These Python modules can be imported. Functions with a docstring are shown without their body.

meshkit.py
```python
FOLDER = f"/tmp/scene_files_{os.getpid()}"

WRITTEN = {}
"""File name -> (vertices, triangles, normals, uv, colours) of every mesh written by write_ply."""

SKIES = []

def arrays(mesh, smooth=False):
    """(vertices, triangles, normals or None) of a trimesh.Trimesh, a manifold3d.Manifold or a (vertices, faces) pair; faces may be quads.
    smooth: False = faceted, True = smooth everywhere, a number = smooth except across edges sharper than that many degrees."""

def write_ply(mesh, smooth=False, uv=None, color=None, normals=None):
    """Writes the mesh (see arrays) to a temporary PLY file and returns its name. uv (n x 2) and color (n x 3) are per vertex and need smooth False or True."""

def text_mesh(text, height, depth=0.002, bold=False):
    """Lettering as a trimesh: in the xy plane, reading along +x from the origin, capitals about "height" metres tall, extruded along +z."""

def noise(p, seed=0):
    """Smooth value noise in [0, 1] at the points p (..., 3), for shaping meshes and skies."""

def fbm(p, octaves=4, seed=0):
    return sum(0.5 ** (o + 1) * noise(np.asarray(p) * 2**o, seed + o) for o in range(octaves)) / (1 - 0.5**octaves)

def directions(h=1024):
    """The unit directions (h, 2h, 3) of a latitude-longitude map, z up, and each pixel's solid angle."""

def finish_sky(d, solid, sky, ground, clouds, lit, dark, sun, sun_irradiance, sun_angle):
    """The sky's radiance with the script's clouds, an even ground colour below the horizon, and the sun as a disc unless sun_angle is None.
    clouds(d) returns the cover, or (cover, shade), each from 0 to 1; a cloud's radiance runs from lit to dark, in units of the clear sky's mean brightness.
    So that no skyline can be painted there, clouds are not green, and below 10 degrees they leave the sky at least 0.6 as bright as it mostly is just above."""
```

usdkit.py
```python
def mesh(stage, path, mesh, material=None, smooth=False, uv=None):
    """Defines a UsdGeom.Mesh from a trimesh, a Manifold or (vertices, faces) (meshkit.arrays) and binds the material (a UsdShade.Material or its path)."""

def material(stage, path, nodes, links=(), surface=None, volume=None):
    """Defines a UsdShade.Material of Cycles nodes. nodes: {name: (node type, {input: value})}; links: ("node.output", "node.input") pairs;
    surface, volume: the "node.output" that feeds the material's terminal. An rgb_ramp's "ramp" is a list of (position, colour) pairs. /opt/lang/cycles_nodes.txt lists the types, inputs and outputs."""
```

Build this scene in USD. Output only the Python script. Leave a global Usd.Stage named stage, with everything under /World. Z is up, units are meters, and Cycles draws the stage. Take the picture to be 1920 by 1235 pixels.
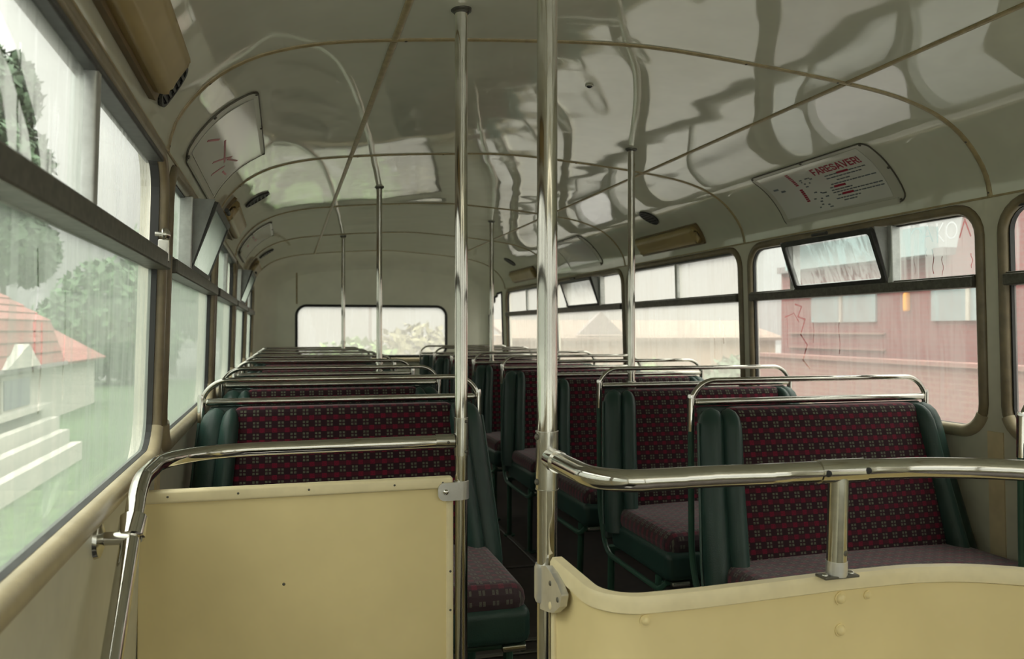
import math, random
import numpy as np, trimesh, manifold3d, shapely
from shapely.geometry import Polygon, box as sbox, LineString
from scipy.interpolate import PchipInterpolator
import usdkit, meshkit
from pxr import Usd, UsdGeom, UsdLux, UsdShade, Gf, Sdf

stage = Usd.Stage.CreateInMemory()
UsdGeom.SetStageUpAxis(stage, UsdGeom.Tokens.z)
UsdGeom.SetStageMetersPerUnit(stage, 1.0)
UsdGeom.Xform.Define(stage, '/World')
UsdGeom.Scope.Define(stage, '/World/Looks')
random.seed(7)

# ------------------------------------------------------------------ camera, sky, exposure
# world: x across the bus (0 = centre line), y towards the rear of the bus, z up, upper-deck floor at z = 0
CAMX, CAMZ = -0.828, 1.10
F = 1500.0
PSI = math.atan(415.0 / F)
cam = UsdGeom.Camera.Define(stage, '/World/camera')
cam.AddTranslateOp().Set((CAMX, 0, CAMZ))
cam.AddRotateXYZOp().Set((90, 0, -math.degrees(PSI)))
cam.CreateHorizontalApertureAttr(36.0)
cam.CreateFocalLengthAttr(36.0 * F / 1920)
cam.CreateFStopAttr(6.3)
cam.CreateFocusDistanceAttr(1.7)
cam.CreateExposureAttr(1.16)

sky = UsdLux.DomeLight.Define(stage, '/World/sky')
sky.CreateColorAttr((1, 1, 1))
sky.CreateIntensityAttr(1.0)
# overcast sky: about three times as bright overhead as at the horizon, with soft cloud
SKY_H, SKY_Z = .46, 3.6
_warm = np.array((1.0, .972, .915))
sky_mat = usdkit.material(stage, '/World/Looks/overcast_sky', {
    'tc': ('texture_coordinate', {}), 's': ('separate_xyz', {}), 'n': ('noise_texture', {'scale': 2.6, 'detail': 5.0, 'roughness': .55}),
    'r': ('rgb_ramp', {'ramp': [(0.0, tuple(_warm * SKY_H)), (.06, tuple(_warm * SKY_H)), (.36, tuple(_warm * (SKY_H * .86 + SKY_Z * .14))), (1.0, tuple(_warm * SKY_Z))]}),
    'c': ('map_range', {'from_min': .3, 'from_max': .7, 'to_min': .90, 'to_max': 1.10}),
    'm': ('vector_math', {'math_type': 'scale'}), 'b': ('background_shader', {'strength': 1.0})},
    [('tc.generated', 's.vector'), ('s.z', 'r.fac'), ('tc.generated', 'n.vector'), ('n.fac', 'c.value'), ('r.color', 'm.vector1'), ('c.result', 'm.scale'), ('m.vector', 'b.color')], surface='b.background')
UsdShade.MaterialBindingAPI.Apply(sky.GetPrim()).Bind(sky_mat)

# ------------------------------------------------------------------ helpers
def C(X, Y, Z):
    """a point measured from the camera (X across, Y along the bus, Z up) as a world point"""
    return np.array([X + CAMX, Y, Z + CAMZ])

COUNT = {}
def numbered(path):
    k = COUNT.get(path, 0)
    COUNT[path] = k + 1
    return path if k == 0 else '%s_%03d' % (path, k)

def tag(p, label=None, cat=None, group=None, kind=None):
    p = p.GetPrim() if hasattr(p, 'GetPrim') else p
    for k, v in (('label', label), ('category', cat), ('group', group), ('kind', kind)):
        if v:
            p.SetCustomDataByKey(k, v)
    return p

def cat(ms):
    out = []
    for m in ms:
        v, f, _ = meshkit.arrays(m)
        out.append(trimesh.Trimesh(v, f, process=False))
    return trimesh.util.concatenate(out)

def obj(name, mesh, m, parent=None, smooth=35, label=None):
    if isinstance(mesh, list):
        mesh = cat(mesh)
    base = '/World' if parent is None else str(parent.GetPath())
    p = usdkit.mesh(stage, numbered(base + '/' + name), mesh, M[m], smooth=smooth)
    if label:
        p.GetPrim().SetCustomDataByKey('label', label)
    return p.GetPrim()

def thing(name, label, category, loc=(0, 0, 0), rotz=0, group=None):
    x = UsdGeom.Xform.Define(stage, numbered('/World/' + name))
    x.AddTranslateOp().Set(Gf.Vec3d(*map(float, loc)))
    if rotz:
        x.AddRotateZOp().Set(rotz)
    return tag(x, label, category, group)

def structure(name, label=None, category=None):
    x = UsdGeom.Xform.Define(stage, numbered('/World/' + name))
    return tag(x, label, category, None, 'structure')

def sub(name, parent, label=None):
    x = UsdGeom.Xform.Define(stage, numbered(str(parent.GetPath()) + '/' + name))
    return tag(x, label)

def copy_of(root, name, label, loc, group=None, category=None):
    x = UsdGeom.Xform.Define(stage, numbered('/World/' + name))
    p = x.GetPrim()
    p.GetReferences().AddInternalReference(root.GetPath())
    p.SetInstanceable(True)
    x.GetPrim().GetAttribute('xformOp:translate').Set(Gf.Vec3d(*map(float, loc)))
    return tag(p, label, category or root.GetCustomDataByKey('category'), group)

def bx(x0, x1, y0, y1, z0, z1):
    m = trimesh.creation.box((abs(x1 - x0), abs(y1 - y0), abs(z1 - z0)))
    m.apply_translation(((x0 + x1) / 2, (y0 + y1) / 2, (z0 + z1) / 2))
    return m

def rbox(x0, x1, y0, y1, z0, z1, r=0.01, n=8):
    """box with rounded edges: hull of eight spheres"""
    r = min(r, abs(x1 - x0) / 2.01, abs(y1 - y0) / 2.01, abs(z1 - z0) / 2.01)
    s = manifold3d.Manifold.sphere(r, n)
    parts = [s.translate((x, y, z)) for x in (min(x0, x1) + r, max(x0, x1) - r) for y in (min(y0, y1) + r, max(y0, y1) - r) for z in (min(z0, z1) + r, max(z0, z1) - r)]
    v, f, _ = meshkit.arrays(manifold3d.Manifold.batch_hull(parts))
    return trimesh.Trimesh(v, f, process=False)

def fillet(pts, r, n=7):
    """round the corners of a polyline; r a number or one per inner corner"""
    pts = [np.array(p, float) for p in pts]
    rs = [r] * len(pts) if np.ndim(r) == 0 else [0] + list(r) + [0]
    out = [pts[0]]
    for i in range(1, len(pts) - 1):
        a, b, c = pts[i - 1], pts[i], pts[i + 1]
        u, w = (a - b), (c - b)
        lu, lw = np.linalg.norm(u), np.linalg.norm(w)
        u, w = u / lu, w / lw
        ang = math.acos(np.clip(u @ w, -1, 1))
        if abs(ang - math.pi) < 1e-3 or rs[i] <= 0:
            out.append(b); continue
        t = min(rs[i] / math.tan(ang / 2), lu * .49, lw * .49)
        rr = t * math.tan(ang / 2)
        bis = (u + w) / np.linalg.norm(u + w)
        cen = b + bis * rr / math.sin(ang / 2)
        p0, p1 = b + u * t - cen, b + w * t - cen
        tot = math.acos(np.clip(p0 @ p1 / rr / rr, -1, 1))
        for k in range(n + 1):
            s = k / n
            out.append(cen + (math.sin((1 - s) * tot) * p0 + math.sin(s * tot) * p1) / math.sin(tot))
    out.append(pts[-1])
    return np.array(out)

def frames(P, closed=False):
    n = len(P)
    T = np.zeros_like(P)
    for i in range(n):
        a = P[i - 1] if (i > 0 or closed) else P[i]
        b = P[(i + 1) % n] if (i < n - 1 or closed) else P[i]
        T[i] = (b - a) / max(np.linalg.norm(b - a), 1e-12)
    return T

def tube(P, r, n=14, cap=True):
    P = np.array(P, float)
    T = frames(P)
    ref = np.array([0, 0, 1.0]) if abs(T[0][2]) < .9 else np.array([1.0, 0, 0])
    N = np.cross(T[0], ref); N /= np.linalg.norm(N)
    V = []
    ang = np.arange(n) / n * 2 * math.pi
    for i in range(len(P)):
        N = N - T[i] * (N @ T[i]); N /= np.linalg.norm(N)
        B = np.cross(T[i], N)
        rr = r if np.ndim(r) == 0 else r[i]
        V.append(P[i] + rr * (np.cos(ang)[:, None] * N + np.sin(ang)[:, None] * B))
    V = np.vstack(V)
    Fs = []
    for i in range(len(P) - 1):
        for k in range(n):
            a, b = i * n + k, i * n + (k + 1) % n
            Fs += [(a, b, b + n), (a, b + n, a + n)]
    if cap:
        c0, c1 = len(V), len(V) + 1
        V = np.vstack([V, P[0], P[-1]])
        m = (len(P) - 1) * n
        for k in range(n):
            Fs += [(c0, (k + 1) % n, k), (c1, m + k, m + (k + 1) % n)]
    return trimesh.Trimesh(V, Fs, process=False)

def cyl(a, b, r, n=18):
    return tube([a, b], r, n)

def dome(c, axis, r, h=None, n=12):
    """a domed bolt head: half ellipsoid standing on c along axis"""
    m = trimesh.creation.icosphere(2, 1.0)
    v = m.vertices.copy(); v[:, 2] = np.maximum(v[:, 2], -.15)
    v *= (r, r, h or r)
    R = trimesh.geometry.align_vectors([0, 0, 1], np.array(axis, float) / np.linalg.norm(axis))[:3, :3]
    return trimesh.Trimesh(v @ R.T + np.array(c, float), m.faces, process=False)

def sweep(P, prof, up, closed=True, out=None):
    """sweep a closed 2D profile [(a, b)] along P: a along up x T, b along up (up may be one vector or one per point)"""
    P = np.array(P, float); T = frames(P, closed)
    U = np.tile(np.array(up, float), (len(P), 1)) if np.ndim(up) == 1 else np.array(up, float)
    A = np.cross(T, U); A /= np.linalg.norm(A, axis=1)[:, None]
    pr = np.array(prof, float); n = len(pr)
    V = (P[:, None, :] + pr[None, :, 0, None] * A[:, None, :] + pr[None, :, 1, None] * U[:, None, :]).reshape(-1, 3)
    Fs = []; m = len(P)
    for i in range(m if closed else m - 1):
        for k in range(n):
            a, b, c, d = i * n + k, i * n + (k + 1) % n, ((i + 1) % m) * n + (k + 1) % n, ((i + 1) % m) * n + k
            Fs += [(a, b, c), (a, c, d)]
    if not closed:
        for k in range(1, n - 1):
            Fs += [(0, k + 1, k), ((m - 1) * n, (m - 1) * n + k, (m - 1) * n + k + 1)]
    return trimesh.Trimesh(V, Fs, process=False)

def rrect(x0, x1, y0, y1, r, n=6):
    """rounded rectangle as an (n, 2) loop; r one number or (bottom-left, bottom-right, top-right, top-left)"""
    rs = [r] * 4 if np.ndim(r) == 0 else r
    out = []
    for (cx, cy, a0), q in zip(((x0, y0, 180), (x1, y0, 270), (x1, y1, 0), (x0, y1, 90)), rs):
        sx, sy = (1 if cx == x0 else -1), (1 if cy == y0 else -1)
        for k in range(n + 1):
            a = math.radians(a0 + 90 * k / n)
            out.append((cx + sx * q + q * math.cos(a), cy + sy * q + q * math.sin(a)))
    return np.array(out)

def plate(poly, t, w0=0.0, size=None):
    """extrude a 2D polygon: (u, v, w) with w from w0 to w0 + t; subdivided so that it can be bent"""
    if not isinstance(poly, (Polygon, shapely.geometry.MultiPolygon)):
        poly = Polygon(poly)
    ms = []
    for g in getattr(poly, 'geoms', [poly]):
        m = trimesh.creation.extrude_polygon(g, t, engine='earcut')
        ms.append(m)
    m = trimesh.util.concatenate(ms)
    if size:
        v, f = trimesh.remesh.subdivide_to_size(m.vertices, m.faces, size)
        m = trimesh.Trimesh(v, f, process=True)
    m.apply_translation((0, 0, w0))
    return m

def mapped(m, fn, flip=False):
    v, f, _ = meshkit.arrays(m)
    f = f[:, ::-1] if flip else f
    return trimesh.Trimesh(fn(np.array(v)), f, process=False)

def text_at(txt, h, depth=.0012, bold=True):
    return meshkit.text_mesh(txt, h, depth, bold)

# ------------------------------------------------------------------ materials
M = {}
def mat(name, nodes, links=(), surface='p.BSDF'):
    M[name] = usdkit.material(stage, '/World/Looks/' + name, nodes, links, surface=surface)

def plain(name, col, rough=.5, metal=0.0, spec=.5, grain=0.0, gscale=60, bump=0.0, bscale=200, coat=0.0, stretch=(1, 1, 1)):
    nodes = {'p': ('principled_bsdf', {'base_color': col, 'roughness': rough, 'metallic': metal, 'specular_ior_level': spec, 'coat_weight': coat})}
    links = []
    if grain or bump:
        nodes['tc'] = ('texture_coordinate', {})
        nodes['mp'] = ('mapping', {'scale': stretch})
        links.append(('tc.object', 'mp.vector'))
    if grain:
        nodes['n'] = ('noise_texture', {'scale': gscale, 'detail': 4.0, 'roughness': .6})
        nodes['r'] = ('rgb_ramp', {'ramp': [(.3, tuple(c * (1 - grain) for c in col)), (.7, tuple(min(1, c * (1 + grain)) for c in col))]})
        links += [('mp.vector', 'n.vector'), ('n.fac', 'r.fac'), ('r.color', 'p.base_color')]
    if bump:
        nodes['nb'] = ('noise_texture', {'scale': bscale, 'detail': 3.0})
        nodes['b'] = ('bump', {'strength': bump, 'distance': .002})
        links += [('mp.vector', 'nb.vector'), ('nb.fac', 'b.height'), ('b.normal', 'p.normal')]
    mat(name, nodes, links)

plain('ceiling_paint', (.60, .60, .485), .04, spec=.6, grain=.04, gscale=9, bump=.025, bscale=4)
plain('wall_paint', (.62, .60, .48), .32, grain=.06, gscale=14, bump=.03, bscale=90)
plain('rear_paint', (.78, .775, .64), .28, grain=.05, gscale=6)
plain('cream_panel', (.80, .66, .335), .36, grain=.035, gscale=7, bump=.05, bscale=120)
plain('cream_trim', (.80, .69, .42), .34, grain=.05, gscale=30)
plain('strip_beige', (.34, .27, .14), .35, grain=.2, gscale=40)
plain('strip_tan', (.70, .58, .36), .4, grain=.08, gscale=20)
plain('moulding', (.19, .15, .085), .33, grain=.22, gscale=18)
plain('sill_beige', (.38, .32, .205), .3, grain=.1, gscale=22)
plain('grey_metal', (.26, .265, .25), .45, grain=.12, gscale=40)
plain('rubber', (.018, .018, .016), .55)
plain('bronze_bar', (.10, .095, .075), .45, metal=.25, grain=.35, gscale=70)
plain('bar_dark', (.045, .046, .042), .5, grain=.3, gscale=60)
plain('aluminium', (.50, .51, .49), .38, metal=.85, grain=.12, gscale=50)
plain('cast_alloy', (.62, .61, .57), .33, metal=.8, grain=.1, gscale=25, bump=.12, bscale=160)
plain('chrome', (.62, .60, .54), .09, metal=1.0, grain=.06, gscale=30)
plain('chrome_worn', (.58, .57, .51), .18, metal=1.0, grain=.12, gscale=45)
plain('chrome_bright', (.78, .76, .71), .07, metal=1.0)
plain('screw', (.13, .12, .095), .45, metal=.6)
plain('leather', (.017, .043, .034), .40, grain=.16, gscale=10, bump=.25, bscale=260)
plain('piping', (.05, .09, .075), .35)
plain('frame_green', (.035, .085, .058), .33, grain=.12, gscale=30)
plain('seat_shell', (.03, .05, .042), .5, grain=.15, gscale=30)
plain('lamp_tan', (.36, .27, .115), .35, grain=.08, gscale=10)
plain('lamp_brown', (.17, .115, .05), .4, grain=.15, gscale=30)
plain('black', (.012, .012, .012), .6)
plain('paper', (.60, .60, .54), .07, spec=.6)
plain('poster_edge', (.47, .46, .38), .3)
plain('ink_red', (.30, .012, .035), .35)
plain('ink_grey', (.11, .13, .14), .4)
plain('floor_lino', (.045, .034, .03), .42, grain=.3, gscale=24, bump=.1, bscale=80)
plain('floor_strip', (.15, .14, .125), .35, metal=.6, grain=.2, gscale=40)
plain('stair_dark', (.05, .045, .04), .6)
plain('roof_tile', (.19, .052, .045), .75, grain=.2, gscale=3)
plain('render_white', (.36, .345, .30), .7, grain=.06, gscale=2)
plain('glass_dark', (.05, .06, .07), .12)
plain('pale_blue', (.21, .265, .265), .25, grain=.1, gscale=1.5)
plain('slate', (.16, .14, .14), .6)
plain('peach', (.30, .21, .15), .8, grain=.06, gscale=1.5)
plain('roof_peach', (.15, .105, .08), .8, grain=.1, gscale=1.5)
plain('grass', (.035, .065, .022), .9, grain=.4, gscale=3)
plain('tarmac', (.10, .10, .095), .8, grain=.15, gscale=3)
plain('leaf_dark', (.04, .075, .035), .7, grain=.4, gscale=2.5)
plain('leaf_mid', (.06, .12, .05), .7, grain=.35, gscale=1.2)
plain('leaf_light', (.13, .24, .06), .7, grain=.35, gscale=3)
plain('leaf_brown', (.13, .12, .055), .7, grain=.3, gscale=3)
plain('bark', (.07, .055, .045), .8, grain=.3, gscale=8)
plain('amber', (.75, .32, .03), .4)

def brick(name, c1, c2, mortar):
    mat(name, {'g': ('texture_coordinate', {}), 'm': ('mapping', {'rotation': (math.pi / 2, 0, math.pi / 2)}),
               's': ('separate_xyz', {}), 'c': ('combine_xyz', {}),
               'b': ('brick_texture', {'color1': c1, 'color2': c2, 'mortar': mortar, 'scale': 1.0, 'brick_width': .22, 'row_height': .075, 'mortar_size': .012}),
               'p': ('principled_bsdf', {'roughness': .8})},
        [('g.object', 's.vector'), ('s.y', 'c.x'), ('s.z', 'c.y'), ('c.vector', 'b.vector'), ('b.color', 'p.base_color')])
brick('brick_red', (.15, .034, .034), (.128, .029, .029), (.135, .056, .053))
brick('brick_pale', (.20, .095, .08), (.17, .08, .068), (.21, .128, .10))

def moquette(name, ax, ay, px, py, fade=0.0):
    """crimson and grey-green checked seat cloth: woven squares on a maroon ground"""
    n = {'tc': ('texture_coordinate', {}), 's': ('separate_xyz', {}),
         'p': ('principled_bsdf', {'roughness': .9, 'specular_ior_level': .15, 'sheen_weight': .35, 'sheen_roughness': .4, 'sheen_tint': (.8, .75, .75)})}
    L = [('tc.object', 's.vector')]
    def m(key, kind, a, b=None, clamp=False):
        inp = {'math_type': kind, 'use_clamp': clamp}
        for nm, q in (('value1', a), ('value2', b)):
            if q is None: continue
            if isinstance(q, str): L.append((q, key + '.' + nm))
            else: inp[nm] = float(q)
        n[key] = ('math', inp)
        return key + '.value'
    U = m('u0', 'multiply', 's.' + ax, 1 / px); V = m('v0', 'multiply', 's.' + ay, 1 / py)
    fu = m('fu', 'fraction', m('ua', 'add', U, 100.0)); fv = m('fv', 'fraction', m('va', 'add', V, 100.0))
    du = m('du', 'absolute', m('du1', 'subtract', fu, .5)); dv = m('dv', 'absolute', m('dv1', 'subtract', fv, .5))
    mx = m('mx', 'maximum', du, dv); mn = m('mn', 'minimum', du, dv)
    sq = m('sq', 'multiply', m('sq1', 'less_than', mx, .235), m('sq2', 'greater_than', mn, .05))       # four little squares
    # crimson diamonds at the cell corners, with a broken weave
    cu = m('cu', 'subtract', .5, du); cv = m('cv', 'subtract', .5, dv)
    red = m('red', 'less_than', m('cs', 'maximum', cu, cv), .20)
    band = m('band', 'multiply', m('b1', 'less_than', cv, .15), .32)
    rsum = m('rsum', 'maximum', red, band)
    n['no'] = ('noise_texture', {'scale': 420.0, 'detail': 2.0}); L.append(('tc.object', 'no.vector'))
    n['nl'] = ('noise_texture', {'scale': 5.0, 'detail': 2.0}); L.append(('tc.object', 'nl.vector'))
    rn = m('rn', 'multiply', rsum, m('nr', 'multiply', 'no.fac', 1.5, True))
    n['c1'] = ('mix', {'color1': (.026, .010, .014), 'color2': (.165, .008, .026)}); L.append((rn, 'c1.fac'))
    n['c2'] = ('mix', {'color2': (.115, .12, .083)}); L.extend([('c1.color', 'c2.color1'), (m('sn', 'multiply', sq, m('sm', 'multiply', 'no.fac', 1.6, True)), 'c2.fac')])
    n['c3'] = ('mix', {'color2': (.16, .13, .14)}); L.extend([('c2.color', 'c3.color1'), (m('fd', 'multiply', 'nl.fac', fade), 'c3.fac')])
    n['bp'] = ('bump', {'strength': .35, 'distance': .001}); L.extend([('no.fac', 'bp.height'), ('bp.normal', 'p.normal'), ('c3.color', 'p.base_color')])
    mat(name, n, L)
moquette('moquette', 'x', 'z', .0335, .0315)
moquette('moquette_cushion', 'x', 'y', .0335, .0335, fade=.5)

mat('glass', {'t': ('transparent_bsdf', {'color': (.925, .95, .93)}), 'g': ('glossy_bsdf', {'roughness': .02, 'color': (1, 1, 1)}), 'f': ('layer_weight', {'blend': .5}), 'q': ('math', {'math_type': 'power', 'value2': 4.5}), 'k': ('math', {'math_type': 'multiply_add', 'value2': .6, 'value3': .03}), 'm': ('mix_closure', {})},
    [('f.facing', 'q.value1'), ('q.value', 'k.value1'), ('k.value', 'm.fac'), ('t.BSDF', 'm.closure1'), ('g.BSDF', 'm.closure2')], surface='m.closure')

def mist(name, base, lo, hi, tint, streak=(38, 38, 2.6), blob=2.2, cut=(.40, .60), seed=0.0, warp=.9):
    """condensation on the inside of a pane: water film that scatters light, with runs and wiped patches where it is thin.
    base = even part of the film, lo..hi = how dense the uneven part is"""
    mat(name, {'g': ('geometry', {}), 'm1': ('mapping', {'scale': streak, 'location': (seed, seed * 1.7, seed * .6)}), 'm2': ('mapping', {'scale': (blob, blob, blob * .8), 'location': (seed * 2, 3 + seed, 1)}),
               'n1': ('noise_texture', {'scale': 1.0, 'detail': 3.0, 'distortion': warp}), 'n2': ('noise_texture', {'scale': 1.0, 'detail': 4.0, 'roughness': .62, 'distortion': .6}),
               'a': ('math', {'math_type': 'multiply', 'value2': .42}), 'b': ('math', {'math_type': 'multiply_add', 'value2': .58}),
               'r': ('map_range', {'range_type': 'smoothstep', 'from_min': cut[0], 'from_max': cut[1], 'to_min': lo, 'to_max': hi, 'clamp': True}),
               't': ('transparent_bsdf', {'color': (1, 1, 1)}), 'd': ('translucent_bsdf', {'color': tint}), 'e': ('diffuse_bsdf', {'color': tint}), 'de': ('mix_closure', {'fac': .25}),
               'film': ('mix_closure', {}), 'even': ('mix_closure', {'fac': base}), 'top': ('mix_closure', {'fac': .5})},
        [('g.position', 'm1.vector'), ('g.position', 'm2.vector'), ('m1.vector', 'n1.vector'), ('m2.vector', 'n2.vector'), ('n1.fac', 'a.value1'), ('n2.fac', 'b.value1'), ('a.value', 'b.value3'), ('b.value', 'r.value'),
         ('d.BSDF', 'de.closure1'), ('e.BSDF', 'de.closure2'), ('r.result', 'film.fac'), ('t.BSDF', 'film.closure1'), ('de.closure', 'film.closure2'),
         ('t.BSDF', 'even.closure1'), ('de.closure', 'even.closure2'), ('even.closure', 'top.closure1'), ('film.closure', 'top.closure2')], surface='top.closure')
GREENISH, NEUTRAL, WARM = (.18, .20, .173), (.30, .30, .285), (.34, .32, .295)
mist('mist_left', .42, .35, .98, GREENISH)
mist('mist_left_far', .5, .7, 1.0, GREENISH, seed=3.3)
mist('mist_upper', .30, .10, .9, NEUTRAL, cut=(.42, .56), seed=1.2)
mist('mist_right', .42, .35, .85, (.22, .19, .178), seed=5.1)
mist('mist_right_far', .48, .5, .95, (.34, .317, .283), seed=8.2)
mist('mist_rear', .5, .55, .9, WARM, seed=2.2)

# ------------------------------------------------------------------ shell geometry
RINGS = [-.70, .55, 1.82, 3.09, 4.38, 5.75, 7.13]
Y_FRONT, Y_REAR = -.75, 7.46
FOOT = 1.475
def taper(v):
    """the body widens a little towards the rear on the offside (left in the picture)"""
    v = np.array(v, float)
    s = np.where(v[..., 0] < 0, 1 + .0095 * (v[..., 1] - 1.8), 1.0)
    v[..., 0] = v[..., 0] * s
    return v
def half(z):
    return 1.099 - .0305 * (np.asarray(z) - .82)
def on_wall(side):
    """(u = along the bus, v = height, w = depth outwards from the lining) to world"""
    def fn(p):
        x = side * (half(p[:, 1]) + p[:, 2])
        return taper(np.stack([x, p[:, 0], p[:, 1]], 1))
    return fn

PX = [(1.079, 1.475), (1.066, 1.53), (1.03, 1.59), (.97, 1.65), (.88, 1.70), (.74, 1.738), (.60, 1.757), (.32, 1.783), (0, 1.80)]
_p = np.array(PX + [(-a, b) for a, b in PX[-2::-1]])
_s = np.r_[0, np.cumsum(np.linalg.norm(np.diff(_p, axis=0), axis=1))]
S_ALL = _s[-1]
_fx, _fz = PchipInterpolator(_s, _p[:, 0]), PchipInterpolator(_s, _p[:, 1])
def prof(s):
    return np.stack([_fx(s), _fz(s)], -1)
def prof_n(s):
    d = np.stack([_fx.derivative()(s), _fz.derivative()(s)], -1)
    d /= np.linalg.norm(d, axis=-1, keepdims=True)
    return np.stack([d[..., 1], -d[..., 0]], -1)      # outwards is +, so inwards (to the room) is checked below
_mid = prof_n(np.array([S_ALL / 2]))[0]
NSIGN = 1.0 if _mid[1] > 0 else -1.0                      # outward normal points up at the centre
def on_ceil(side):
    """(u = along the bus, v = arc length up from the cove foot on that side, w = depth into the room) to world"""
    def fn(p):
        s = p[:, 1] if side > 0 else S_ALL - p[:, 1]
        q = prof(s) - NSIGN * prof_n(s) * p[:, 2:3]
        return taper(np.stack([q[:, 0], p[:, 0], q[:, 1]], 1))
    return fn
S_SEAM = _s[6]
def s_at_z(z):
    ss = np.linspace(0, S_SEAM, 400)
    return float(np.interp(z, _fz(ss), ss))

# ---- floor with the stairwell opening
fl = structure('floor')
hole = sbox(-1.13, -.70, -.47, 1.62)
room = sbox(-1.19, Y_FRONT, 1.14, Y_REAR).difference(hole)
obj('floor_covering', mapped(plate(room, .03, -.03), lambda p: p), 'floor_lino', fl, smooth=False)
for yy in (2.60, 2.70):
    obj('tread_strip', rbox(-.27, .25, yy, yy + .022, 0, .008, .004), 'floor_strip', fl)
for xx in (.288, -.255):
    obj('edge_strip', rbox(xx - .012, xx + .012, 1.72, 7.0, 0, .008, .004), 'floor_strip', fl)
for yy in (3.55, 4.5):
    obj('cross_strip', rbox(-.24, .27, yy, yy + .02, 0, .006, .003), 'floor_strip', fl)
st = structure('stair_1')
for k in range(6):
    obj('step', bx(-1.13, -.47, 1.38 - .24 * k - .24, 1.38 - .24 * k, -.21 * (k + 1) - .03, -.21 * (k + 1)), 'stair_dark', st, smooth=False)
obj('stair_lining', [bx(-.47, -.455, -.70, 1.62, -1.5, -.03), bx(-1.145, -1.13, -.70, 1.62, -1.5, -.03), bx(-1.13, -.47, 1.62, 1.635, -1.5, -.03), bx(-1.13, -.47, -.715, -.70, -1.5, -.03)], 'stair_dark', st, smooth=False)

# ---- side walls with the window openings
WIN = []
for i in range(len(RINGS) - 1):
    WIN.append((RINGS[i] + .022, RINGS[i + 1] - .022))
OUT0S, OUT1 = {-1: .828, 1: .785}, 1.470           # bottom and top of the window opening
R_OUT = (.10, .10, .10, .10)
for side, nm in ((-1, 'wall_left'), (1, 'wall_right')):
    w = structure(nm)
    poly = sbox(Y_FRONT, -.02, RINGS[-1] + .02, FOOT + .006)
    for a, b in WIN:
        poly = poly.difference(Polygon(rrect(a, b, OUT0S[side], OUT1, R_OUT)))
    obj('lining', mapped(plate(poly, .045), on_wall(side), side > 0), 'wall_paint', w, smooth=False)
    for i in range(1, len(RINGS)):
        a = RINGS[i]
        obj('cover_strip', mapped(plate(sbox(a - .026, .0, a + .026, .81), .004, -.004), on_wall(side), side > 0), 'strip_tan', w, smooth=False)
    obj('cantrail_bead', mapped(plate(sbox(Y_FRONT, FOOT - .003, RINGS[-1], FOOT + .003), .003, -.003), on_wall(side), side > 0), 'strip_beige', w, smooth=False)
    obj('skirting', mapped(plate(sbox(Y_FRONT, .0, RINGS[-1], .09), .006, -.006), on_wall(side), side > 0), 'floor_lino', w, smooth=False)

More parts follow.
